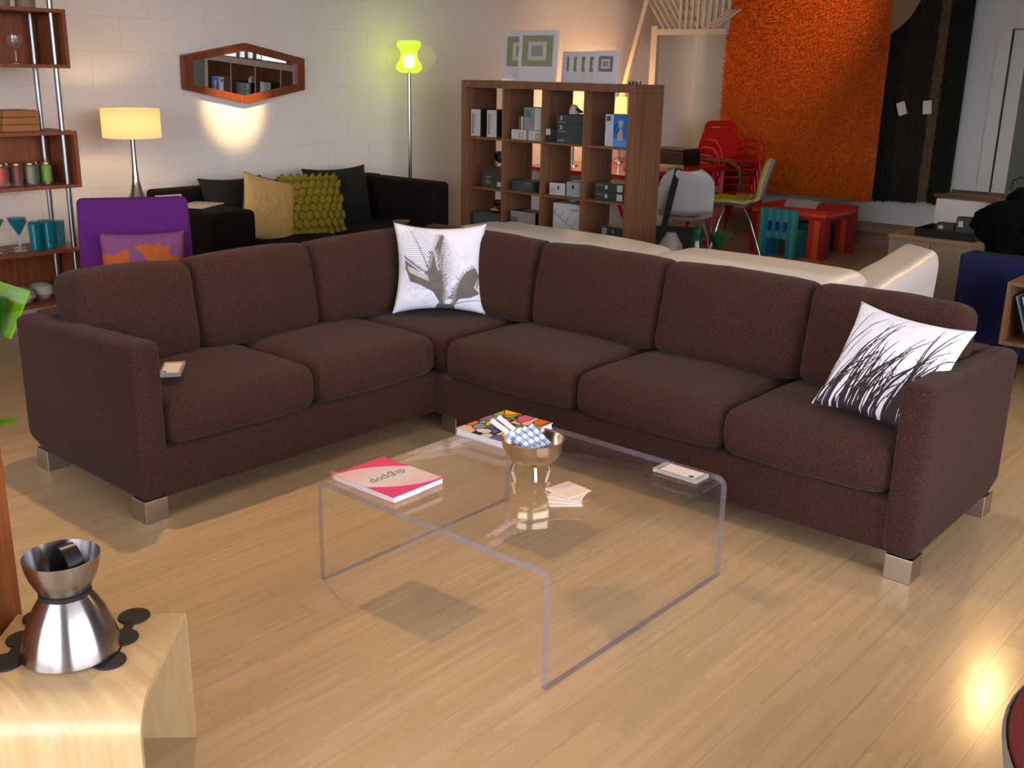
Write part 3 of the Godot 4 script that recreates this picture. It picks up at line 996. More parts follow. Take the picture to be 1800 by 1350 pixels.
# ------------------------------------------------------------------ bent ply side table and what stands on it
func build_ply_table() -> void:
	var o := Vector3(1.160, 0, -1.978)
	var ew := Vector3(-0.700, 0, -0.714)
	var ed := Vector3(-0.714, 0, 0.700)
	var ply := mat("birch_ply", Color(1, 1, 1), 0.30, {"tex": wood_tex(512, 41, Color(0.69, 0.58, 0.42), Color(0.77, 0.665, 0.50), 0.02), "tri": Vector3(1.2, 1.2, 1.2), "spec": 0.5})
	var H := 0.345
	var D := 0.40
	var th := 0.016
	var poly := PackedVector2Array()
	poly.append(Vector2(-0.012, 0))
	poly.append_array(arc(Vector2(0.022, H - 0.022), 0.022, PI, PI / 2, 6))
	poly.append_array(arc(Vector2(D - 0.085, H - 0.085), 0.085, PI / 2, 0, 12))
	poly.append(Vector2(D, 0))
	poly.append(Vector2(D - th, 0))
	poly.append_array(arc(Vector2(D - 0.085, H - 0.085), 0.085 - th, 0, PI / 2, 12))
	poly.append_array(arc(Vector2(0.022, H - 0.022), 0.022 - th, PI / 2, PI, 6))
	poly.append(Vector2(-0.012 + th, 0))
	var g := G.new().prism(poly, 0.375, Transform3D(Basis(ed, Vector3.UP, ew), Vector3.ZERO))
	solo("side_table", "pale birch bent plywood side table with a rounded fold", "table", g, ply, o)
	# black trivet of nine discs
	var black := mat("black_rubber", Color(0.035, 0.033, 0.033), 0.75)
	var tc := Vector3(0.918, H, -2.04)
	var tv := thing("trivet", "black trivet of round discs under the steel jug", "trivet", tc)
	var disc := G.new().lathe([Vector2(0, 0), Vector2(0.0345, 0), Vector2(0.0355, 0.002), Vector2(0.0345, 0.005), Vector2(0, 0.005)], 32).mesh()
	for i in 3:
		for j in 3:
			part(tv, "disc", disc, black, ew * (i - 1) * 0.106 + ed * (j - 1) * 0.094)
	for i in 3:
		part(tv, "link_bar", G.new().box(Vector3(0, 0.0015, 0) + ew * (i - 1) * 0.106, Vector3(0.02, 0.003, 0.19), Basis(ew, Vector3.UP, ed)), black)
	part(tv, "link_bar", G.new().box(Vector3(0, 0.0015, 0), Vector3(0.21, 0.003, 0.02), Basis(ew, Vector3.UP, ed)), black)
	# steel jug: cone body, dark waist ring, flared cup with a strap handle
	var st := mat("brushed_steel", Color(0.64, 0.63, 0.64), 0.24, {"metal": 1.0, "aniso": -0.8})
	var kc := Vector3(0.893, H + 0.005, -1.995)
	var kt := thing("jug", "brushed steel hourglass jug with a dark rubber waist and strap handle", "jug", kc)
	part(kt, "body", G.new().lathe([Vector2(0, 0), Vector2(0.098, 0), Vector2(0.1025, 0.004), Vector2(0.1020, 0.010), Vector2(0.097, 0.030), Vector2(0.088, 0.060), Vector2(0.076, 0.090), Vector2(0.062, 0.116), Vector2(0.049, 0.136), Vector2(0, 0.136)], 48), st)
	part(kt, "waist_ring", G.new().lathe([Vector2(0.046, 0.1345), Vector2(0.0525, 0.135), Vector2(0.0535, 0.139), Vector2(0.0525, 0.143), Vector2(0.046, 0.1435)], 48), black)
	part(kt, "cup", G.new().lathe([Vector2(0.0, 0.1425), Vector2(0.048, 0.1425), Vector2(0.058, 0.158), Vector2(0.068, 0.180), Vector2(0.074, 0.200), Vector2(0.0775, 0.2225), Vector2(0.0765, 0.2230), Vector2(0.0725, 0.200), Vector2(0.0665, 0.180), Vector2(0.0565, 0.158), Vector2(0.046, 0.145), Vector2(0.0, 0.145)], 48), st)
	var side := Vector3(0.05, 0, 1.0).normalized()
	var strap := func(u: float, v: float) -> Vector3:
		var w := u * PI
		return ew * -0.012 + side * (cos(w) * -0.046) + Vector3(0, 0.155 + sin(w) * 0.088, 0) + Vector3(side.z, 0, -side.x) * ((v - 0.5) * 0.034)
	part(kt, "strap_handle", G.new().sheet(strap, 20, 2, 0.004), mat("strap_black", Color(0.05, 0.055, 0.07), 0.35))
	# tall teak cabinet standing behind the side table
	var teak := mat("teak", Color(1, 1, 1), 0.45, {"tex": wood_tex(512, 44, Color(0.46, 0.23, 0.11), Color(0.60, 0.33, 0.17), 0.03), "tri": Vector3.ONE * 1.4})
	var co := o + ew * 0.385 + ed * -0.03
	var cb := thing("display_cabinet", "reddish teak display cabinet beside the birch side table", "cabinet", co)
	var bs := Basis(ew, Vector3.UP, ed)
	part(cb, "side_panel", G.new().box(ew * 0.011 + ed * 0.19 + Vector3(0, 0.55, 0), Vector3(0.022, 1.10, 0.38), bs), teak)
	part(cb, "side_panel", G.new().box(ew * 0.589 + ed * 0.19 + Vector3(0, 0.55, 0), Vector3(0.022, 1.10, 0.38), bs), teak)
	for y in [0.04, 0.55, 1.089]:
		part(cb, "shelf", G.new().box(ew * 0.30 + ed * 0.19 + Vector3(0, y, 0), Vector3(0.556, 0.022, 0.38), bs), teak)
	part(cb, "back_panel", G.new().box(ew * 0.30 + ed * 0.005 + Vector3(0, 0.56, 0), Vector3(0.556, 1.03, 0.01), bs), teak)
	# round red chair whose grey shell curves into view
	var rc := thing("tub_chair", "round dark red upholstered chair in a grey moulded shell", "chair", Vector3(2.015, 0, 0.10))
	part(rc, "shell", G.new().lathe([Vector2(0.0, 0.10), Vector2(0.30, 0.11), Vector2(0.44, 0.22), Vector2(0.495, 0.34), Vector2(0.506, 0.398), Vector2(0.500, 0.405), Vector2(0.47, 0.34), Vector2(0.0, 0.30)], 64), mat("shell_grey", Color(0.48, 0.47, 0.50), 0.35))
	part(rc, "seat_pad", G.new().lathe([Vector2(0.0, 0.30), Vector2(0.46, 0.345), Vector2(0.496, 0.398), Vector2(0.494, 0.412), Vector2(0.40, 0.42), Vector2(0.0, 0.41)], 64), mat("red_cloth", Color(0.36, 0.01, 0.035), 0.85, {"bump": noise_img(256, 0.3, 12), "deep": 0.2, "tri": Vector3.ONE * 3.0}))
	part(rc, "pedestal", G.new().lathe([Vector2(0, 0), Vector2(0.24, 0), Vector2(0.24, 0.012), Vector2(0.05, 0.03), Vector2(0.035, 0.105), Vector2(0, 0.105)], 40), mat("chrome"))

# ------------------------------------------------------------------ walnut bookcase
const BX := 5.60
const BZ := -3.824
const BL := 1.496
const BD := 0.325
const BH := 1.49

func build_bookcase() -> void:
	var wt := wood_tex(512, 51, Color(0.37, 0.235, 0.155), Color(0.54, 0.375, 0.26), 0.05)
	var wal := mat("walnut", Color(1, 1, 1), 0.5, {"tex": wt, "tri": Vector3(2.0, 0.7, 2.0)})
	var o := Vector3(BX + BD * 0.5, 0, BZ - BL * 0.5)
	var t := thing("bookcase", "walnut open cube bookcase with four columns and no back", "bookcase", o)
	var z0 := BZ - BL
	var z1 := BZ
	part(t, "top_panel", G.new().rb(BX, BX + BD, BH - 0.05, BH, z0, z1, 0.002), wal, -o)
	part(t, "bottom_panel", G.new().rb(BX, BX + BD, 0.0, 0.05, z0, z1, 0.002), wal, -o)
	part(t, "side_panel", G.new().rb(BX, BX + BD, 0.05, BH - 0.05, z0, z0 + 0.05, 0.002), wal, -o)
	part(t, "side_panel", G.new().rb(BX, BX + BD, 0.05, BH - 0.05, z1 - 0.05, z1, 0.002), wal, -o)
	var cw := (BL - 0.1 + 0.016) / 4.0
	for k in 3:
		var z := z0 + 0.05 + cw * (k + 1) - 0.016
		part(t, "divider", G.new().rb(BX + 0.003, BX + BD, 0.05, BH - 0.05, z, z + 0.016, 0.001), wal, -o)
	for k in 3:
		var y := 0.05 + 0.351 * (k + 1) - 0.016
		for c in 4:
			var za := z0 + 0.05 + cw * c
			part(t, "shelf", G.new().rb(BX + 0.002, BX + BD, y, y + 0.016, za, za + cw - 0.016, 0.001), wal, -o)

# carton resting on a shelf: z0..z1 along the shelf, depth inwards from the front x
func carton(called: String, label: String, z0: float, z1: float, y: float, h: float, d: float, m: Material, front := Color.WHITE, marks := [], xf := BX + 0.03, category := "box", group := "cartons in the bookcase", turn := 0.0) -> Node3D:
	var w := z1 - z0
	var t := thing(called, label, category, Vector3(xf + d * 0.5, y, (z0 + z1) * 0.5), turn, group)
	part(t, "carton_body", G.new().rb(-d * 0.5, d * 0.5, 0, h, -w * 0.5, w * 0.5, 0.002), m)
	if front != Color.WHITE:
		part(t, "front_print", G.new().bb(-d * 0.5 - 0.0008, -d * 0.5 + 0.0005, 0.002, h - 0.002, -w * 0.5 + 0.002, w * 0.5 - 0.002), mat("print_%s" % front.to_html(), front, 0.6))
	var lift := 0.0
	for k in marks:   # [z0, z1, y0, y1, colour] as shares of the face, z from the -z edge
		lift += 0.0004
		part(t, "label_mark", G.new().bb(-d * 0.5 - 0.0012 - lift, -d * 0.5, h * k[2], h * k[3], w * (k[0] - 0.5), w * (k[1] - 0.5)), mat("print_%s" % (k[4] as Color).to_html(), k[4], 0.6))
	return t

func build_bookcase_goods() -> void:
	var grey := mat("carton_grey", Color(0.17, 0.20, 0.19), 0.6)
	var dark := mat("carton_dark", Color(0.05, 0.08, 0.075), 0.6)
	var white := mat("carton_white", Color(0.74, 0.74, 0.75), 0.6)
	var lt := Color(0.72, 0.73, 0.73)
	var ink := Color(0.13, 0.15, 0.16)
	var s1 := 1.1035
	var s2 := 0.7525
	var s3 := 0.4015
	for k in 2:
		var z: float = [-5.253, -5.099][k]
		carton("carton", ["tall carton with a white printed face next to the bookcase end panel", "tall carton with a white printed face near the first divider"][k], z, z + 0.095, s1, 0.19, 0.17, dark, lt, [[0.18, 0.24, 0.1, 0.85, ink], [0.30, 0.34, 0.1, 0.85, Color(0.4, 0.43, 0.44)], [0.44, 0.46, 0.3, 0.85, Color(0.6, 0.45, 0.45)]])
	carton("carton", "low white carton with a ring motif under the slim white books", -4.868, -4.739, s1, 0.066, 0.15, white, lt, [[0.55, 0.85, 0.2, 0.75, Color(0.55, 0.52, 0.54)], [0.62, 0.78, 0.32, 0.62, lt]])
	carton("carton", "low white carton with a ring motif under the photo carton", -4.713, -4.587, s1, 0.066, 0.15, white, lt, [[0.50, 0.82, 0.15, 0.72, Color(0.55, 0.52, 0.54)], [0.58, 0.74, 0.28, 0.58, lt]])
	carton("carton", "dark green carton with a pale photo face on two low cartons", -4.755, -4.60, s1 + 0.067, 0.152, 0.12, dark, lt, [[0.02, 0.62, 0.02, 0.98, Color(0.50, 0.54, 0.56)], [0.1, 0.4, 0.55, 0.9, Color(0.30, 0.42, 0.50)], [0.35, 0.62, 0.30, 0.52, Color(0.55, 0.47, 0.47)]])
	solo("paperback", "slim white booklet standing on a low carton", "book", G.new().bb(-0.05, 0.05, 0, 0.088, -0.008, 0.008), mat("booklet_white", Color(0.8, 0.8, 0.79), 0.6), Vector3(BX + 0.10, s1 + 0.067, -4.79))
	solo("paperback", "slim mustard booklet standing on a low carton", "book", G.new().bb(-0.05, 0.05, 0, 0.085, -0.006, 0.006), mat("booklet_mustard", Color(0.45, 0.36, 0.16), 0.6), Vector3(BX + 0.10, s1 + 0.067, -4.815))
	carton("carton", "small dark carton with a white window label", -4.562, -4.475, s1, 0.09, 0.10, dark, Color(0.10, 0.13, 0.13), [[0.05, 0.5, 0.5, 0.95, lt]])
	for k in 3:
		carton("carton", ["grey carton at the bottom of the three box stack", "grey carton with a logo in the middle of three", "grey carton with a logo on top of three"][k], -4.468, -4.232, s1 + 0.0615 * k, 0.0612, 0.20, grey, Color(0.20, 0.24, 0.235), [[0.14, 0.20, 0.40, 0.85, Color(0.62, 0.65, 0.64)], [0.08, 0.34, 0.12, 0.26, Color(0.42, 0.46, 0.45)]] if k > 0 else [[0.06, 0.30, 0.12, 0.36, Color(0.45, 0.48, 0.48)]])
	var dm := thing("tape_dispenser", "small white domed gadget with a dark spout on grey cartons", "gadget", Vector3(BX + 0.11, s1 + 0.186, -4.385))
	part(dm, "dome", G.new().lathe([Vector2(0, 0), Vector2(0.036, 0), Vector2(0.035, 0.02), Vector2(0.028, 0.045), Vector2(0.014, 0.06), Vector2(0, 0.063)], 24), white)
	part(dm, "spout", G.new().rbox(Vector3(0, 0.024, 0.042), Vector3(0.03, 0.014, 0.05), 0.004, 1, Basis(Vector3.RIGHT, 0.5)), dark)
	# blue carton showing a jug like the one on the ply table
	var bl := carton("carton", "blue and white carton with a picture of a steel jug", -4.067, -3.882, s1, 0.20, 0.13, white, Color(0.70, 0.72, 0.80), [[0.36, 1.0, 0.0, 1.0, Color(0.13, 0.42, 0.75)], [0.36, 1.0, 0.0, 0.25, Color(0.32, 0.56, 0.82)], [0.06, 0.22, 0.80, 0.94, Color(0.25, 0.25, 0.32)]])
	var jm := mat("jug_print", Color(0.62, 0.62, 0.60), 0.6)
	var jx := Transform3D(Basis(Vector3(0, 0, 1), Vector3.UP, Vector3(-1, 0, 0)), Vector3(-0.0675, 0, 0))
	part(bl, "jug_picture", G.new().prism(PackedVector2Array([Vector2(0.005, 0.04), Vector2(0.055, 0.04), Vector2(0.048, 0.09), Vector2(0.036, 0.115), Vector2(0.052, 0.14), Vector2(0.050, 0.165), Vector2(0.018, 0.170), Vector2(0.010, 0.145), Vector2(0.024, 0.115), Vector2(0.012, 0.085)]), 0.0006, jx), jm)
	part(bl, "strap_picture", G.new().tube([Vector3(-0.0682, 0.145, 0.012), Vector3(-0.0682, 0.13, -0.008), Vector3(-0.0682, 0.095, -0.016), Vector3(-0.0682, 0.08, -0.006), Vector3(-0.0682, 0.115, 0.022)], 0.003, 6), mat("strap_black"))
	# second row
	carton("carton", "grey carton with a barcode label under the polished bowl", -5.142, -4.945, s2, 0.135, 0.19, grey, Color(0.17, 0.205, 0.21), [[0.2, 0.45, 0.48, 0.58, Color(0.40, 0.43, 0.43)], [0.2, 0.42, 0.2, 0.38, Color(0.36, 0.4, 0.4)], [0.76, 0.95, 0.08, 0.34, lt]])
	var sb := thing("footed_bowl", "small polished steel bowl on a grey carton in the bookcase", "bowl", Vector3(BX + 0.12, s2 + 0.136, -5.03))
	part(sb, "bowl_body", G.new().lathe([Vector2(0, 0.035), Vector2(0.03, 0.038), Vector2(0.058, 0.06), Vector2(0.070, 0.085), Vector2(0.074, 0.112), Vector2(0.071, 0.112), Vector2(0.066, 0.086), Vector2(0.054, 0.063), Vector2(0.02, 0.045), Vector2(0, 0.044)], 28), mat("chrome"))
	for a in [0.4, 2.5, 4.6]:
		part(sb, "leg", G.new().tube([Vector3(cos(a) * 0.055, 0, sin(a) * 0.055), Vector3(cos(a) * 0.032, 0.045, sin(a) * 0.032)], 0.004, 8), mat("chrome"))
	carton("carton", "long flat grey carton alone in its compartment", -4.852, -4.66, s2, 0.072, 0.17, grey, Color(0.20, 0.25, 0.24), [[0.6, 0.85, 0.7, 0.86, Color(0.36, 0.42, 0.42)]])
	carton("carton", "white carton with a black figure beside the blue tinted one", -4.514, -4.375, s2, 0.085, 0.12, dark, Color(0.72, 0.73, 0.72), [[0.52, 0.62, 0.45, 0.75, Color(0.12, 0.16, 0.16)], [0.05, 0.4, 0.15, 0.55, Color(0.62, 0.64, 0.66)]])
	carton("carton", "blue tinted carton with a black figure beside the white one", -4.368, -4.245, s2, 0.10, 0.12, dark, Color(0.55, 0.60, 0.66), [[0.40, 0.52, 0.5, 0.78, Color(0.10, 0.12, 0.14)]])
	for k in 2:
		carton("carton", ["flat dark carton under its twin, white label at the end", "flat dark carton lying on its twin, white label at the end"][k], -4.131, -3.892, s2 + 0.0585 * k, 0.058, 0.20, grey, Color(0.15, 0.19, 0.18), [[0.06, 0.30, 0.55, 0.78, Color(0.32, 0.36, 0.35)], [0.36, 0.44, 0.32, 0.72, Color(0.70, 0.71, 0.70)], [0.76, 0.95, 0.12, 0.86, Color(0.66, 0.67, 0.66)]])
	# third row
	carton("carton", "flat grey box with a white corner label under the fluted bowl", -5.225, -4.945, s3, 0.17, 0.20, grey, Color(0.27, 0.29, 0.29), [[0.82, 0.95, 0.45, 0.68, lt]])
	var fb := thing("fluted_bowl", "small fluted steel bowl on a brass dish in the bookcase", "bowl", Vector3(BX + 0.11, s3 + 0.171, -5.03))
	part(fb, "dish", G.new().lathe([Vector2(0, 0), Vector2(0.04, 0), Vector2(0.075, 0.016), Vector2(0.077, 0.019), Vector2(0.04, 0.008), Vector2(0, 0.006)], 28), mat("brass", Color(0.80, 0.56, 0.26), 0.25, {"metal": 1.0}))
	part(fb, "bowl_body", G.new().lathe([Vector2(0, 0.008), Vector2(0.02, 0.02), Vector2(0.042, 0.045), Vector2(0.058, 0.085), Vector2(0.055, 0.085), Vector2(0.039, 0.047), Vector2(0, 0.026)], 9), mat("chrome"))
	carton("carton", "dark carton with a pale picture face beside the flat grey box", -4.86, -4.63, s3, 0.21, 0.16, dark, Color(0.52, 0.52, 0.53), [[0.0, 0.3, 0.0, 0.8, Color(0.34, 0.36, 0.37)]])
	var wl := carton("carton", "white carton printed with a slanting rack drawing", -4.475, -4.236, s3, 0.30, 0.14, white, Color(0.72, 0.73, 0.76), [[0.62, 0.92, 0.86, 0.89, Color(0.5, 0.52, 0.55)]])
	for k in 4:
		part(wl, "drawn_line", G.new().box(Vector3(-0.0712, 0.245 - 0.028 * k, -0.10 + 0.052 * k), Vector3(0.001, 0.06, 0.004), Basis(Vector3.RIGHT, 0.55)), mat("drawn_grey", Color(0.42, 0.46, 0.50), 0.6))
	part(wl, "drawn_line", G.new().box(Vector3(-0.0712, 0.185, -0.025), Vector3(0.001, 0.21, 0.005), Basis(Vector3.RIGHT, 2.08)), mat("drawn_grey"))
	carton("carton", "flat dark carton with a round mark under the lowest visible shelf", -4.063, -3.886, s3, 0.185, 0.20, grey, Color(0.13, 0.17, 0.165), [[0.04, 0.26, 0.72, 0.95, Color(0.5, 0.52, 0.52)], [0.5, 0.6, 0.78, 0.9, Color(0.36, 0.40, 0.40)]])
	# boxed picture frames leaning on top
	var fr := [[-5.055, 0.335, 0.33, Color(0.40, 0.48, 0.12), 0.135, "large boxed photo frame with a lime border behind its twin"], [-4.882, 0.335, 0.335, Color(0.42, 0.50, 0.13), 0.095, "large boxed photo frame with a lime border in full view"], [-4.549, 0.19, 0.20, Color(0.28, 0.40, 0.20), 0.165, "small boxed frame with a green border next to the large ones"], [-4.470, 0.19, 0.20, Color(0.26, 0.40, 0.30), 0.14, "small boxed frame mostly covered by its neighbours"], [-4.385, 0.19, 0.20, Color(0.25, 0.36, 0.17), 0.115, "small boxed frame with a dark green border in the middle"], [-4.300, 0.19, 0.20, Color(0.18, 0.34, 0.20), 0.09, "small boxed frame behind the magenta one"], [-4.213, 0.195, 0.205, Color(0.42, 0.12, 0.36), 0.065, "small boxed frame with a magenta border at the end"]]
	var card := mat("frame_card", Color(0.84, 0.83, 0.87), 0.3)
	for f in fr:
		var w: float = f[1]
		var h: float = f[2]
		var t := thing("boxed_picture_frame", f[5], "picture frame", Vector3(BX + f[4], BH, f[0] + w * 0.5), 0.0, "boxed frames on the bookcase")
		t.rotation.z = -0.06
		part(t, "carton_body", G.new().rb(0, 0.016, 0, h, -w * 0.5, w * 0.5, 0.002), card)
		var ic := w * 0.0
		var iy := h * 0.60
		var ih := h * 0.30
		var iw := w * 0.40 if w > 0.3 else w * 0.29
		if w < 0.3: ih = h * 0.235
		part(t, "border", G.new().bb(-0.0012, 0.0004, iy - ih, iy + ih, ic - iw, ic + iw), mat("bd_%s" % (f[3] as Color).to_html(), f[3], 0.25))
		part(t, "mat_board", G.new().bb(-0.0022, -0.0010, iy - ih * 0.6, iy + ih * 0.6, ic - iw * 0.6, ic + iw * 0.6), mat("mat_white", Color(0.78, 0.77, 0.78), 0.4))
		part(t, "picture", G.new().bb(-0.0032, -0.0020, iy - ih * 0.34, iy + ih * 0.34, ic - iw * 0.36, ic + iw * 0.36), mat("picture_grey", Color(0.40, 0.47, 0.46), 0.3))
		part(t, "film_wrap", G.new().bb(-0.0060, -0.0056, 0.004, h - 0.002, -w * 0.5, w * 0.5), mat("film", Color(0.9, 0.92, 0.95, 0.06), 0.08))
	var cs := thing("glass_votive", "pair of small clear glass votives on the bookcase corner", "candle holder", Vector3(BX + 0.10, BH, -3.93))
	for k in 2:
		part(cs, "glass_cup", G.new().lathe([Vector2(0, 0), Vector2(0.018, 0), Vector2(0.02, 0.022), Vector2(0.017, 0.022), Vector2(0.015, 0.004), Vector2(0, 0.004)], 20), mat("chrome"), Vector3(0, 0, 0.055 * k))

# ------------------------------------------------------------------ white leather sofa
func build_white_sofa() -> void:
	var lea := mat("white_leather", Color(0.78, 0.76, 0.75), 0.38, {"spec": 0.5, "bump": noise_img(256, 0.08, 77), "deep": 0.15, "tri": Vector3.ONE * 2.0})
	var o := Vector3(4.6, 0, -3.0)
	var t := thing("leather_sofa", "low white leather sofa with flared arm behind the brown sofa", "sofa", o)
	var nb := func(p: Vector3) -> Vector3:
		var q := p
		if p.y > 0.2: q.y -= pow(absf(p.z) / 0.7, 3.0) * 0.03
		return q
	part(t, "backrest", G.new().rbox(Vector3.ZERO, Vector3(0.40, 0.665, 1.34), 0.09, 4, Basis(), 8, nb), lea, Vector3(4.35, 0.4125, -3.42) - o)
	part(t, "backrest", G.new().rbox(Vector3.ZERO, Vector3(0.40, 0.67, 0.98), 0.09, 4, Basis(), 8, nb), lea, Vector3(4.34, 0.415, -2.245) - o)
	part(t, "seat", G.new().rb(4.5, 5.0, 0.12, 0.42, -4.05, -2.0, 0.06, 3), lea, -o)
	var ab := func(p: Vector3) -> Vector3:
		var q := p
		if p.y > 0.0: q.y += clampf((p.x + 0.4) / 0.8, 0, 1) * 0.12 * (p.y / 0.3)
		q.x -= p.z * 0.75
		if p.x > 0.0: q.x += p.y * 0.22
		return q
	part(t, "armrest", G.new().rbox(Vector3.ZERO, Vector3(0.92, 0.56, 0.27), 0.06, 4, Basis(), 8, ab), lea, Vector3(4.67, 0.385, -1.79) - o)
	part(t, "armrest", G.new().rbox(Vector3.ZERO, Vector3(0.80, 0.56, 0.25), 0.07, 4, Basis(), 8), lea, Vector3(4.60, 0.38, -4.19) - o)
	for p in [Vector3(4.25, 0, -4.1), Vector3(4.25, 0, -1.9), Vector3(4.9, 0, -4.1), Vector3(4.85, 0, -1.85)]:
		part(t, "foot", G.new().cyl(Vector3.ZERO, 0.02, 0.13, 12), mat("chrome"), p - o)

# ------------------------------------------------------------------ black sofa under the mirror
func build_black_sofa() -> void:
	var blk := mat("black_felt", Color(0.10, 0.08, 0.075), 0.95, {"bump": noise_img(256, 0.3, 15), "deep": 0.1, "tri": Vector3.ONE * 3.0, "sheen": 0.15, "spec": 0.2})
	var o := Vector3(4.5, 0, -5.7)
	var t := thing("tuxedo_sofa", "black felt sofa standing against the block wall under the mirror", "sofa", o)
	part(t, "base", G.new().rb(3.56, 5.46, 0.08, 0.34, -6.12, -5.26, 0.02, 2), blk, -o)
	part(t, "backrest", G.new().rb(3.56, 5.46, 0.10, 0.79, -6.17, -5.99, 0.03, 3), blk, -o)
	part(t, "armrest", G.new().rb(3.55, 3.86, 0.10, 0.71, -6.0, -5.40, 0.035, 3), blk, -o)
	part(t, "armrest", G.new().rb(5.30, 5.47, 0.10, 0.785, -6.0, -5.30, 0.035, 3), blk, -o)
	part(t, "seat_cushion", cushion(0.70, 0.14, 0.66, 0.04, Vector3(0.0, 0.01, 0.01), 91, 6), blk, Vector3(4.225, 0.41, -5.61) - o)
	part(t, "seat_cushion", cushion(0.70, 0.14, 0.66, 0.04, Vector3(0.0, 0.01, 0.01), 92, 6), blk, Vector3(4.935, 0.41, -5.61) - o)
	for p in [Vector3(3.65, 0, -6.05), Vector3(5.38, 0, -6.05), Vector3(3.65, 0, -5.36), Vector3(5.38, 0, -5.36)]:
		part(t, "foot", G.new().cyl(Vector3.ZERO, 0.025, 0.09, 12), mat("chrome"), p - o)
	# cushions
	var dk := mat("charcoal_cotton", Color(0.05, 0.048, 0.05), 0.9)
	var d1 := thing("throw_pillow", "large black cushion with peaked corners against the backrest", "cushion")
	part(d1, "cover", pillow(0.58, 0.46, 0.16, 31, 0.10), dk)
	place_face(d1, Vector3(4.90, 0.655, -5.86), Vector3(1, 0.0, 0), Vector3(0, 1, -0.22))
	var d2 := thing("throw_pillow", "black cushion tucked behind the cream one at the sofa arm", "cushion")
	part(d2, "cover", pillow(0.46, 0.42, 0.14, 32, 0.10), mat("brown_black", Color(0.07, 0.05, 0.045), 0.9))
	place_face(d2, Vector3(4.02, 0.66, -5.85), Vector3(1, 0.0, 0.1), Vector3(0, 1, -0.3))
	var b1 := thing("throw_pillow", "cream cushion with a slate blue back on the black sofa", "cushion")
	var bg := pillow(0.44, 0.42, 0.13, 33, 0.06)
	part(b1, "cover", bg, mat("cream_silk", Color(0.75, 0.60, 0.36), 0.55, {"sheen": 0.4}))
	part(b1, "back_panel", G.new().sheet(func(u: float, v: float) -> Vector3:
		var a := u * 2.0 - 1.0
		var b := v * 2.0 - 1.0
		var k := pow(clampf((1.0 - a * a) * (1.0 - b * b), 0.0, 1.0), 0.42)
		return Vector3(a * 0.212, b * 0.202, -0.066 * k - 0.004), 14, 14, 0.003), mat("slate_cloth", Color(0.22, 0.23, 0.29), 0.85))
	place_face(b1, Vector3(4.11, 0.665, -5.62), Vector3(0.96, -0.26, -0.10).normalized(), Vector3(0.26, 0.95, -0.2))
	part(b1.get_child(0), "tag", G.new().bb(-0.20, -0.13, -0.24, -0.19, -0.02, -0.018), mat("tag_cream"))
	# olive cushion covered in felt petals
	var ol := thing("petal_cushion", "olive yellow cushion covered with rows of felt petals", "cushion")
	part(ol, "cover", pillow(0.46, 0.40, 0.13, 34, 0.03), mat("olive_felt", Color(0.44, 0.38, 0.03), 0.9))
	var pet := G.new().sheet(func(u: float, v: float) -> Vector3:
		var w := (u - 0.5) * 2.0
		var s := sin(PI * clampf(v * 0.9 + 0.1, 0, 1))
		return Vector3(w * 0.026 * s, -0.03 + v * 0.062, 0.004 + 0.016 * v + 0.006 * (1.0 - w * w)), 4, 4, 0.004).mesh()
	var om := mat("olive_petal", Color(0.50, 0.44, 0.04), 0.9)
	for i in 9:
		for j in 8:
			var a := (i + 0.5 * (j % 2)) / 8.5 * 2.0 - 1.0
			var b := j / 7.0 * 1.9 - 0.95
			if absf(a) > 0.99: continue
			var k := pow(clampf((1.0 - a * a) * (1.0 - b * b), 0.0, 1.0), 0.42)
			var pp := part(ol, "petal", pet, om, Vector3(a * 0.225, b * 0.195, 0.065 * k))
			pp.rotation = Vector3(b * 0.4, a * 0.4, 0.25 * sin(i * 3.1 + j))
	place_face(ol, Vector3(4.50, 0.66, -5.66), Vector3(0.98, -0.02, 0.16), Vector3(0.05, 0.95, -0.30))
	# papers on the arm
	solo("brochure", "white brochure lying on the black sofa arm", "brochure", G.new().bb(-0.14, 0.14, 0, 0.006, -0.10, 0.10), mat("paper", Color(0.74, 0.72, 0.70), 0.6), Vector3(3.70, 0.711, -5.78), 0.5)

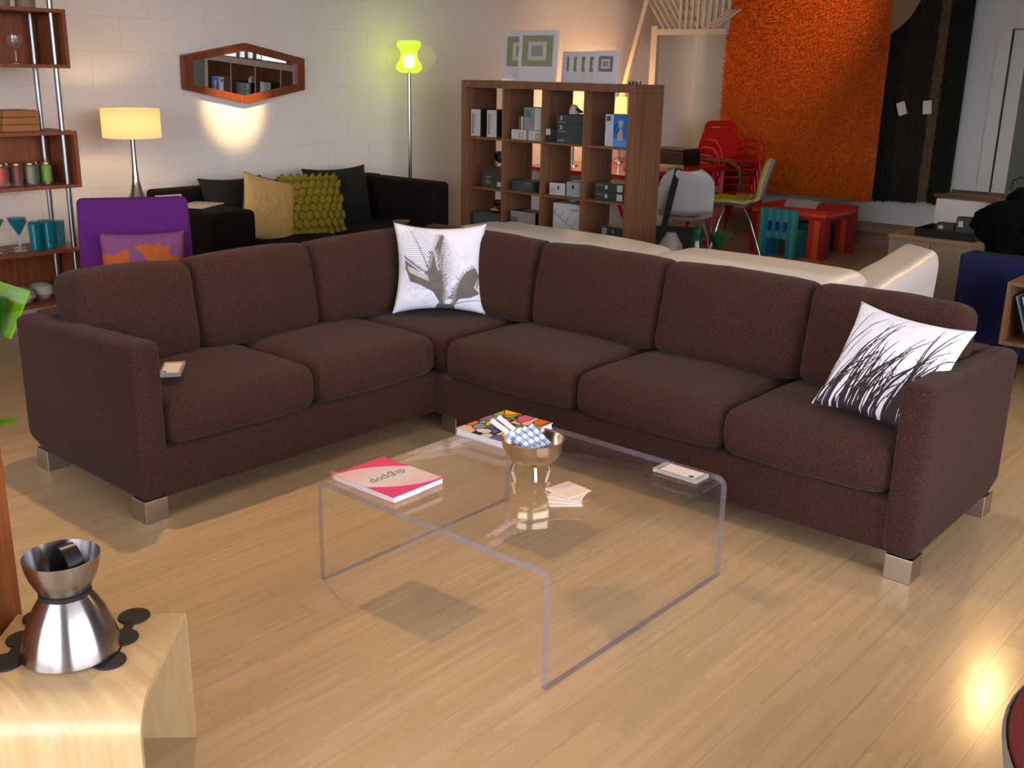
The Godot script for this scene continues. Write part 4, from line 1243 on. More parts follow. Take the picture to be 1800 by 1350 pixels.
# ------------------------------------------------------------------ purple chair
func build_purple_chair() -> void:
	var pu := mat("purple_felt", Color(0.33, 0.06, 0.42), 0.92, {"bump": noise_img(256, 0.3, 18), "deep": 0.1, "tri": Vector3.ONE * 3.0, "sheen": 0.2})
	var t := thing("lounge_chair", "purple felt armless lounge chair with a straight high back", "chair", Vector3(2.624, 0, -4.663), -0.52)
	var taper := func(p: Vector3) -> Vector3:
		var q := p
		q.x *= 1.0 - (p.y + 0.3) * 0.10
		return q
	var bk := part(t, "backrest", G.new().rbox(Vector3.ZERO, Vector3(0.545, 0.62, 0.10), 0.025, 3, Basis(), 4, taper), pu, Vector3(0, 0.62, -0.10))
	bk.rotation.x = -0.08
	part(t, "seat", G.new().rb(-0.275, 0.275, 0.16, 0.38, -0.12, 0.34, 0.03, 3), pu)
	for p in [Vector3(-0.22, 0, 0.28), Vector3(0.22, 0, 0.28), Vector3(-0.22, 0, -0.08), Vector3(0.22, 0, -0.08)]:
		part(t, "foot", G.new().cyl(p, 0.015, 0.17, 10), mat("chrome"))
	var im := new_img(256, Color(0.47, 0.25, 0.45))
	var org := Color(0.66, 0.31, 0.05)
	p_poly(im, PackedVector2Array([Vector2(0.0, 0.24), Vector2(0.14, 0.28), Vector2(0.30, 0.20), Vector2(0.34, 0.26), Vector2(0.33, 0.36), Vector2(0.46, 0.54), Vector2(0.25, 0.62), Vector2(0.0, 0.68)]), org)
	p_poly(im, PackedVector2Array([Vector2(0.38, 0.17), Vector2(0.52, 0.15), Vector2(0.62, 0.17), Vector2(0.68, 0.12), Vector2(0.72, 0.19), Vector2(0.80, 0.17), Vector2(0.81, 0.29), Vector2(0.93, 0.33), Vector2(0.95, 0.40), Vector2(0.78, 0.46), Vector2(0.60, 0.58), Vector2(0.56, 0.54), Vector2(0.55, 0.38), Vector2(0.48, 0.26)]), org)
	var p := thing("throw_pillow", "mauve cushion with orange flower shapes on the purple chair", "cushion")
	part(p, "cover", pillow(0.39, 0.40, 0.13, 41, 0.05), mat("flower_print", Color(1, 1, 1), 0.7, {"tex": ImageTexture.create_from_image(im)}))
	var z := Vector3(sin(-0.52), 0, cos(-0.52))
	var x := Vector3(cos(-0.52), 0, -sin(-0.52))
	place_face(p, Vector3(2.624, 0.585, -4.663) + z * 0.06 + x * 0.03, x, Vector3.UP - z * 0.2)

# ------------------------------------------------------------------ lamps
func omni(root: Node3D, at: Vector3, c: Color, e: float, size: float) -> void:
	var l := OmniLight3D.new()
	l.name = "lamp_light"
	root.add_child(l, true)
	l.position = at
	l.light_color = c
	l.light_energy = e
	l.light_size = size
	l.omni_range = 14.0
	l.omni_attenuation = 2.0
	l.shadow_enabled = true

func shade(r0: float, r1: float, h: float, y: float) -> G:
	return G.new().lathe([Vector2(r0, y), Vector2(r1, y + h), Vector2(r1 - 0.003, y + h), Vector2(r0 - 0.003, y), Vector2(r0, y)], 40)

func build_lamps() -> void:
	# side table with the chrome lamp
	var st := thing("lamp_table", "small white side table against the wall under the chrome lamp", "table", Vector3(3.28, 0, -5.80))
	part(st, "table_top", G.new().lathe([Vector2(0, 0.60), Vector2(0.24, 0.60), Vector2(0.245, 0.61), Vector2(0.24, 0.62), Vector2(0, 0.62)], 40), mat("gloss_white", Color(0.78, 0.77, 0.76), 0.2))
	part(st, "stem", G.new().lathe([Vector2(0, 0), Vector2(0.17, 0), Vector2(0.17, 0.012), Vector2(0.03, 0.03), Vector2(0.02, 0.2), Vector2(0.02, 0.60), Vector2(0, 0.60)], 28), mat("gloss_white"))
	var lt := thing("table_lamp", "chrome trumpet table lamp with a lit cream drum shade", "lamp", Vector3(3.285, 0.62, -5.78))
	part(lt, "lamp_base", G.new().lathe([Vector2(0, 0), Vector2(0.11, 0), Vector2(0.112, 0.006), Vector2(0.105, 0.03), Vector2(0.085, 0.09), Vector2(0.06, 0.15), Vector2(0.036, 0.21), Vector2(0.022, 0.27), Vector2(0.016, 0.34), Vector2(0.0135, 0.45), Vector2(0.0135, 0.55), Vector2(0, 0.55)], 40), mat("chrome"))
	part(lt, "lamp_shade", shade(0.165, 0.165, 0.165, 0.52), mat("cream_shade", Color(0.66, 0.63, 0.58), 0.8, {"back": Color(1.0, 0.95, 0.84), "spec": 0.1}))
	part(lt, "bulb", G.new().lathe([Vector2(0, 0.555), Vector2(0.012, 0.56), Vector2(0.028, 0.60), Vector2(0.02, 0.63), Vector2(0, 0.64)], 16), mat("bulb_glow", Color(1, 0.95, 0.8), 0.4, {"glow": Color(1.0, 0.80, 0.48), "power": 6.0}))
	omni(lt, Vector3(0, 0.60, 0), Color(1.0, 0.85, 0.64), 0.085, 0.03)
	var sg := thing("price_sign", "small white sign with red print beside the chrome lamp", "sign", Vector3(3.46, 0.62, -5.72), -0.1)
	part(sg, "card", G.new().box(Vector3(0, 0.09, 0), Vector3(0.17, 0.18, 0.003), Basis(Vector3.RIGHT, -0.12)), mat("paper"))
	part(sg, "print_line", G.new().box(Vector3(0, 0.165, -0.004), Vector3(0.13, 0.014, 0.002), Basis(Vector3.RIGHT, -0.12)), mat("red_ink", Color(0.60, 0.20, 0.26), 0.6))
	# green mushroom floor lamp
	var fl := thing("floor_lamp", "chrome floor lamp with a lime glass core inside a clear globe", "lamp", Vector3(5.70, 0, -5.96))
	part(fl, "foot", G.new().lathe([Vector2(0, 0), Vector2(0.15, 0), Vector2(0.15, 0.012), Vector2(0.03, 0.03), Vector2(0, 0.03)], 36), mat("chrome"))
	part(fl, "pole", G.new().cyl(Vector3(0, 0.02, 0), 0.015, 1.51, 16), mat("chrome"))
	part(fl, "glass_core", G.new().lathe([Vector2(0, 1.525), Vector2(0.07, 1.53), Vector2(0.097, 1.555), Vector2(0.095, 1.585), Vector2(0.072, 1.62), Vector2(0.060, 1.65), Vector2(0.065, 1.69), Vector2(0.088, 1.715), Vector2(0.09, 1.745), Vector2(0.075, 1.76), Vector2(0, 1.762)], 36), mat("lime_glass", Color(0.60, 0.75, 0.05, 0.55), 0.2, {"glow": Color(0.62, 0.80, 0.03), "power": 1.1}))
	var gp := []
	for k in 17:
		var w := lerpf(-PI / 2 + 0.3, PI / 2 - 0.3, k / 16.0)
		gp.append(Vector2(cos(w) * 0.205, 1.645 + sin(w) * 0.128))
	part(fl, "clear_globe", G.new().lathe(gp, 40), mat("globe_clear", Color(0.95, 0.92, 0.82, 0.06), 0.02))
	part(fl, "bulb", G.new().lathe([Vector2(0, 1.56), Vector2(0.035, 1.57), Vector2(0.045, 1.60), Vector2(0.035, 1.65), Vector2(0, 1.67)], 18), mat("bulb_lime", Color(1, 1, 0.8), 0.4, {"glow": Color(0.97, 1.0, 0.60), "power": 5.0}))
	omni(fl, Vector3(0, 1.62, 0), Color(0.95, 1.0, 0.40), 0.03, 0.06)

# ------------------------------------------------------------------ mirror
func build_mirror() -> void:
	var cx := 4.37
	var cy := 1.508
	var out := PackedVector2Array([Vector2(-0.48, 0.105), Vector2(0.0, 0.195), Vector2(0.48, 0.105), Vector2(0.48, -0.105), Vector2(0.0, -0.195), Vector2(-0.48, -0.105)])
	var inn := PackedVector2Array([Vector2(-0.418, 0.072), Vector2(0.0, 0.148), Vector2(0.418, 0.072), Vector2(0.418, -0.072), Vector2(0.0, -0.148), Vector2(-0.418, -0.072)])
	var t := thing("wall_mirror", "elongated hexagonal mirror in a teak frame on the block wall", "mirror", Vector3(cx, cy, ZB + 0.012))
	t.rotation.x = 0.035
	var wd := mat("frame_teak", Color(1, 1, 1), 0.45, {"tex": wood_tex(256, 61, Color(0.36, 0.16, 0.06), Color(0.52, 0.26, 0.11), 0.05), "tri": Vector3.ONE * 2.5})
	for k in 6:
		var m := (k + 1) % 6
		part(t, "frame_bar", G.new().prism(PackedVector2Array([out[k], out[m], inn[m], inn[k]]), 0.05, Transform3D(Basis(), Vector3(0, 0, 0.004))), wd)
	part(t, "mirror_glass", G.new().prism(inn, 0.018, Transform3D(Basis(), Vector3(0, 0, 0.006))), mat("mirror", Color(0.86, 0.87, 0.87), 0.01, {"metal": 1.0}))

# ------------------------------------------------------------------ box shelf on steel posts
func build_left_shelf() -> void:
	var oak := mat("cherry_board", Color(1, 1, 1), 0.5, {"tex": wood_tex(256, 71, Color(0.44, 0.22, 0.12), Color(0.60, 0.33, 0.19), 0.05), "tri": Vector3(2, 2, 2)})
	var o := Vector3(2.4, 0, -5.80)
	var t := thing("display_shelf", "tall display shelf of cherry boxes threaded on steel posts", "shelf", o)
	var x0 := 1.75
	var x1 := 2.875
	var zf := -5.63
	var zb := -5.96
	var ys := [[1.525, 1.825], [0.893, 1.198], [0.255, 0.562]]
	for b in ys:
		var bo := part(t, "box_top", G.new().rb(x0, x1, b[1] - 0.02, b[1], zb, zf, 0.002), oak, -o)
		part(t, "box_bottom", G.new().rb(x0, x1, b[0], b[0] + 0.02, zb, zf, 0.002), oak, -o)
		part(t, "box_end", G.new().rb(x1 - 0.02, x1, b[0] + 0.02, b[1] - 0.02, zb, zf, 0.001), oak, -o)
		part(t, "box_end", G.new().rb(x0, x0 + 0.02, b[0] + 0.02, b[1] - 0.02, zb, zf, 0.001), oak, -o)
		part(t, "box_back", G.new().bb(x0 + 0.02, x1 - 0.02, b[0] + 0.02, b[1] - 0.02, zb + 0.002, zb + 0.010), oak, -o)
	var post := mat("alu", Color(0.62, 0.64, 0.67), 0.3, {"metal": 1.0})
	for p in [Vector2(2.81, -5.665), Vector2(2.81, -5.90), Vector2(1.82, -5.665), Vector2(1.82, -5.90)]:
		part(t, "post", G.new().cyl(Vector3(p.x, 0.0, p.y), 0.0145, 2.3, 16), post, -o)
	# things on the shelf
	var glass := mat("clear_glass", Color(0.9, 0.93, 0.95, 0.02), 0.02)
	for k in 2:
		solo("canister", ["beige canister on the top box away from the posts", "beige canister on the top box beside the posts"][k], "canister", G.new().lathe([Vector2(0, 0), Vector2(0.048, 0), Vector2(0.05, 0.01), Vector2(0.05, 0.11), Vector2(0.045, 0.12), Vector2(0, 0.12)], 28), mat("canister_beige", Color(0.55, 0.46, 0.40), 0.6), Vector3([2.60, 2.735][k], 1.825, -5.78))
	for k in 2:
		solo("stem_glass", ["clear stemmed glass in the upper box away from the posts", "clear stemmed glass in the upper box nearer the posts"][k], "glass", stem_glass(0.04, 0.145, false), glass, Vector3([2.52, 2.665][k], 1.545, -5.80))
	for k in 3:
		solo("bamboo_tray", ["lowest bamboo tray of the stack on the middle box", "middle bamboo tray of the stack on the middle box", "topmost bamboo tray of the stack on the middle box"][k], "tray", G.new().rb(-0.10 + 0.004 * k, 0.10 - 0.004 * k, 0, 0.036, -0.09, 0.09, 0.004), mat("bamboo_tray", Color(0.62, 0.40, 0.20), 0.5), Vector3(2.60, 1.198 + 0.037 * k, -5.78), 0.03 * k, "bamboo trays")
	# bright glass jars
	var jc := [Color(0.72, 0.20, 0.04), Color(0.32, 0.03, 0.08), Color(0.45, 0.04, 0.10), Color(0.50, 0.50, 0.42), Color(0.10, 0.30, 0.08), Color(0.42, 0.60, 0.05)]
	var jl := ["orange patterned spice tumbler in the middle box", "dark red spice tumbler between the orange and crimson ones", "crimson spice tumbler in the middle box", "grey striped spice tumbler in the middle box", "dark green tumbler behind the lime one", "lime green spice tumbler by the post"]
	for k in 6:
		var j := thing("spice_tumbler", jl[k], "jar", Vector3([2.485, 2.535, 2.572, 2.645, 2.695, 2.735][k], 0.913, -5.74 - (0.05 if k == 1 or k == 4 else 0.0)))
		part(j, "contents", G.new().lathe([Vector2(0, 0.012), Vector2(0.026, 0.012), Vector2(0.027, 0.10), Vector2(0, 0.10)], 20), mat("jar_%d" % k, jc[k], 0.35))
		part(j, "glass_wall", G.new().lathe([Vector2(0, 0), Vector2(0.029, 0), Vector2(0.030, 0.108), Vector2(0.0285, 0.108), Vector2(0.028, 0.008), Vector2(0, 0.008)], 20), glass)
		part(j, "lid", G.new().lathe([Vector2(0, 0.108), Vector2(0.030, 0.108), Vector2(0.030, 0.118), Vector2(0, 0.119)], 20), mat("lid_brass", Color(0.66, 0.52, 0.30), 0.3, {"metal": 1.0}))
	# turquoise glasses
	var turq := mat("turquoise_glass", Color(0.0, 0.52, 0.60, 0.5), 0.05)
	for k in 4:
		var g := thing("martini_glass", ["turquoise martini glass at the end of the row", "turquoise martini glass second in the row", "turquoise martini glass third in the row", "turquoise martini glass next to the tumblers"][k], "glass", Vector3([2.40, 2.455, 2.535, 2.575][k], 0.562, -5.72 - (0.10 if k % 2 == 1 else 0.0)), 0.0, "turquoise martini glasses")
		part(g, "cup", G.new().lathe([Vector2(0.003, 0.085), Vector2(0.048, 0.165), Vector2(0.050, 0.168), Vector2(0.047, 0.167), Vector2(0.002, 0.090)], 24), turq)
		part(g, "stem", G.new().lathe([Vector2(0, 0), Vector2(0.034, 0), Vector2(0.034, 0.003), Vector2(0.004, 0.012), Vector2(0.0035, 0.087), Vector2(0, 0.087)], 20), mat("glass_stem", Color(0.75, 0.88, 0.92, 0.25), 0.03))
	for k in 5:
		solo("tumbler", ["turquoise tumbler next to the martini glasses", "turquoise tumbler second from the martini glasses", "turquoise tumbler in the middle of the group", "turquoise tumbler set back near the post", "turquoise tumbler under the post at the shelf end"][k], "glass", G.new().lathe([Vector2(0, 0), Vector2(0.032, 0), Vector2(0.036, 0.145), Vector2(0.034, 0.145), Vector2(0.030, 0.008), Vector2(0, 0.008)], 24), turq, Vector3([2.615, 2.655, 2.69, 2.72, 2.765][k], 0.562, [-5.70, -5.78, -5.70, -5.80, -5.74][k]), 0.0, "turquoise tumblers")
	# bowls in the bottom box
	for k in 2:
		solo("pebble_bowl", ["white pebble shaped bowl in the lowest box", "small white bowl beside the pebble shaped one"][k], "bowl", G.new().lathe([Vector2(0, 0), Vector2(0.05, 0.0), Vector2(0.075, 0.03), Vector2(0.06, 0.07), Vector2(0.03, 0.085), Vector2(0, 0.088)], 24), mat("ceramic_white", Color(0.75, 0.72, 0.70), 0.3), Vector3([2.52, 2.66][k], 0.275, [-5.74, -5.80][k]))
	# lime acrylic rack in front of the shelf
	var lime := mat("lime_acrylic", Color(0.50, 0.85, 0.02, 0.42), 0.05)
	var edge := mat("lime_edge", Color(0.62, 0.95, 0.05), 0.25)
	var rk := thing("magazine_rack", "transparent lime acrylic magazine rack with sloping sides", "rack", Vector3(1.80, 0, -4.60))
	for s in [[0.075, -0.50, 0.22], [-0.03, 0.42, 0.20]]:
		var b := Basis(Vector3(0, 0, 1), s[1])
		part(rk, "side_sheet", G.new().box(b * Vector3(0, s[2] * 0.5, 0) + Vector3(s[0], 0.42, 0), Vector3(0.006, s[2], 0.34), b), lime)
		part(rk, "bright_edge", G.new().box(b * Vector3(0, s[2] * 0.5, 0.1705) + Vector3(s[0], 0.42, 0), Vector3(0.0062, s[2], 0.001), b).box(b * Vector3(0, s[2], 0) + Vector3(s[0], 0.42, 0), Vector3(0.0062, 0.001, 0.34), b), edge)
	part(rk, "stem_sheet", G.new().bb(-0.02, 0.035, 0.008, 0.43, -0.003, 0.003), lime)
	part(rk, "floor_sheet", G.new().rb(-0.10, 0.13, 0.0, 0.008, -0.035, 0.035, 0.002), lime)
	for k in 3:
		var b := Basis(Vector3(0, 0, 1), -0.30 + 0.22 * k)
		var mg := solo("magazine", ["green magazine standing in the lime rack", "white magazine standing in the lime rack", "grey magazine standing in the lime rack"][k], "magazine", G.new().bb(-0.004, 0.004, 0, 0.17, -0.12, 0.12), mat("mag_%d" % k, [Color(0.15, 0.40, 0.05), Color(0.70, 0.70, 0.70), Color(0.40, 0.42, 0.46)][k], 0.4), Vector3(1.875 - 0.006 * k, 0.262, -4.60))
		mg.transform = Transform3D(b, Vector3(1.85 - 0.02 * k, 0.425, -4.60))

func stem_glass(r: float, h: float, wide: bool) -> G:
	return G.new().lathe([Vector2(0, 0), Vector2(r * 0.8, 0), Vector2(r * 0.8, 0.003), Vector2(0.006, 0.012), Vector2(0.005, h * 0.45), Vector2(r * 0.6, h * 0.55), Vector2(r, h * 0.75), Vector2(r * (1.3 if wide else 0.92), h), Vector2(r * (1.27 if wide else 0.89), h), Vector2(r * 0.95, h * 0.75), Vector2(r * 0.5, h * 0.57), Vector2(0, h * 0.52)], 24)

# ------------------------------------------------------------------ hanging rugs
func pile(root: Node3D, called: String, m: Material, z0: float, z1: float, y0: float, y1: float, x: float, step: float, length: float, sd: int) -> void:
	var blade := G.new()
	var tip := Vector3(-length, -length * 0.75, 0)
	var w := step * 0.42
	var ring := [Vector3(0, w, -w), Vector3(0, w, w), Vector3(0, -w, w), Vector3(0, -w, -w)]
	for k in 4:
		var p: Vector3 = ring[k]
		var q: Vector3 = ring[(k + 1) % 4]
		var nn := (p + q).normalized() + Vector3(-0.5, 0, 0)
		blade.t(blade.a(p, nn), blade.a(q, nn), blade.a(tip, nn))
	var r := RandomNumberGenerator.new()
	r.seed = sd
	var nz := int((z1 - z0) / step)
	var ny := int((y1 - y0) / step)
	var mm := MultiMesh.new()
	mm.transform_format = MultiMesh.TRANSFORM_3D
	mm.use_colors = true
	mm.mesh = blade.mesh()
	mm.instance_count = nz * ny
	for i in nz:
		for j in ny:
			var b := Basis(Vector3(1, 0, 0), r.randf_range(-1.3, 1.3)).scaled(Vector3.ONE * r.randf_range(0.7, 1.35))
			mm.set_instance_transform(i * ny + j, Transform3D(b, Vector3(x, y0 + (j + r.randf()) * step, z0 + (i + r.randf()) * step)))
			var k := r.randf_range(0.72, 1.12)
			mm.set_instance_color(i * ny + j, Color(k, k * r.randf_range(0.86, 1.1), k))
	var o := MultiMeshInstance3D.new()
	o.name = called
	o.multimesh = mm
	o.material_override = m
	root.add_child(o, true)
	o.set_meta("kind", "stuff")

func rug(label: String, c: Color, z0: float, z1: float, y0: float, y1: float, x: float, th: float, step: float, length: float, sd: int) -> Node3D:
	var t := thing("hanging_rug", label, "rug", Vector3(x, 0, (z0 + z1) * 0.5))
	var h := (z1 - z0) * 0.5
	part(t, "backing", G.new().rb(0, th, y0, y1, -h, h, 0.006), mat("rug_back_%d" % sd, c.darkened(0.25), 0.95))
	var m := mat("rug_pile_%d" % sd, c, 0.95)
	m.vertex_color_use_as_albedo = true
	pile(t, "pile", m, -h, h, y0, y1, 0.0, step, length, sd)
	return t

func build_rugs() -> void:
	rug("burnt orange shag rug hanging on the far wall", Color(0.80, 0.38, 0.035), -5.72, -4.01, 0.41, 2.75, 9.98, 0.03, 0.0125, 0.034, 101)
	var k := rug("black shag rug hanging half hidden behind the orange one", Color(0.035, 0.03, 0.028), -4.62, -3.87, 0.42, 2.75, 10.05, 0.025, 0.016, 0.02, 102)
	rug("dark brown rug hanging between the black and the olive rugs", Color(0.15, 0.115, 0.095), -3.87, -3.60, 0.43, 2.75, 10.045, 0.025, 0.012, 0.016, 103)
	rug("narrow beige rug edge beside the dark brown rug", Color(0.42, 0.33, 0.24), -3.595, -3.51, 0.45, 2.75, 10.055, 0.03, 0.012, 0.014, 104)
	rug("dark olive rug hanging next to the door", Color(0.06, 0.065, 0.015), -3.505, -3.31, 0.44, 2.75, 10.06, 0.03, 0.012, 0.018, 105)
	# folded cream corner of a rug over the rail
	var t := thing("folded_rug", "cream rug folded over the rail with a drooping corner", "rug", Vector3(9.97, 0, -3.9))
	part(t, "cloth", G.new().prism(PackedVector2Array([Vector2(-0.12, 2.75), Vector2(0.22, 2.75), Vector2(0.16, 2.30), Vector2(0.06, 2.10), Vector2(-0.02, 2.02), Vector2(-0.115, 1.95)]), 0.02, Transform3D(Basis(Vector3(0, 0, 1), Vector3.UP, Vector3(-1, 0, 0)), Vector3(0.03, 0, 0.0))), mat("cream_rug", Color(0.50, 0.42, 0.34), 0.95, {"bump": noise_img(256, 0.3, 19), "deep": 0.5, "tri": Vector3.ONE * 3.0}))
	var rl := thing("rug_rail", "steel rail carrying the row of hanging rugs", "rail", Vector3(10.06, 2.76, -4.5))
	part(rl, "rail_bar", G.new().tube([Vector3(0, 0, -1.3), Vector3(0, 0, 1.25)], 0.015, 10), mat("alu"))
	for z in [-1.2, 0.0, 1.2]:
		part(rl, "bracket", G.new().tube([Vector3(0, 0, z), Vector3(0.14, 0, z)], 0.01, 8), mat("alu"))
	var tags := [[10.02, 1.29, -3.83, 0.35, "white price tag pinned to the black rug"], [10.02, 1.31, -3.595, 0.1, "white price tag pinned beside the beige rug edge"]]
	for g in tags:
		var o := solo("price_tag", g[4], "price tag", G.new().bb(-0.001, 0.001, -0.06, 0.06, -0.04, 0.04), mat("paper"), Vector3(g[0] - 0.01, g[1], g[2]))
		o.rotation.x = -g[3]

# ------------------------------------------------------------------ red table and chairs
func shell_chair(called: String, label: String, inner: Material, outer: Material, at: Vector3, turn: float) -> Node3D:
	var t := thing(called, label, "chair", at, turn)
	var cv := Curve3D.new()
	for p in [[Vector3(0, 0.425, 0.25), Vector3(0, 0.02, -0.03)], [Vector3(0, 0.435, 0.12), Vector3(0, -0.01, -0.05)], [Vector3(0, 0.42, -0.06), Vector3(0, 0.0, -0.06)], [Vector3(0, 0.50, -0.20), Vector3(0, 0.06, -0.03)], [Vector3(0, 0.68, -0.245), Vector3(0, 0.06, -0.015)], [Vector3(0, 0.83, -0.29), Vector3(0, 0.02, -0.005)]]:
		cv.add_point(p[0], -p[1], p[1])
	var L := cv.get_baked_length()
	var f := func(u: float, v: float) -> Vector3:
		var p := cv.sample_baked(clampf(v, 0.0, 1.0) * L)
		var w := 0.215
		if v > 0.6: w = 0.215 - 0.0 * (v - 0.6)
		if v > 0.82: w *= sqrt(maxf(0.02, 1.0 - pow((v - 0.82) / 0.185, 2.0) * 0.80))
		if v < 0.08: w *= 0.86 + v * 1.75
		var a := u * 2.0 - 1.0
		var dip := a * a * 0.045
		return p + Vector3(a * w, dip if v < 0.5 else dip * 0.3, dip * clampf((v - 0.4) * 3.0, 0.0, 1.0))
	part(t, "shell", G.new().sheet(f, 12, 26, 0.014), outer)
	if inner != outer:
		var f2 := func(u: float, v: float) -> Vector3:
			var p: Vector3 = f.call(0.03 + u * 0.94, 0.015 + v * 0.97)
			return p + (Vector3(0, 0.016, 0) if v < 0.42 else Vector3(0, 0.003, 0.018))
		part(t, "seat_pad", G.new().sheet(f2, 12, 26, 0.018), inner)
	var ch := mat("chrome")
	for s in [-1.0, 1.0]:
		part(t, "leg", G.new().tube([Vector3(s * 0.14, 0.405, 0.12), Vector3(s * 0.19, 0.30, 0.16), Vector3(s * 0.225, 0.0, 0.23)], 0.010, 10), ch)
		part(t, "leg", G.new().tube([Vector3(s * 0.14, 0.405, -0.06), Vector3(s * 0.19, 0.30, -0.12), Vector3(s * 0.225, 0.0, -0.23)], 0.010, 10), ch)
	return t

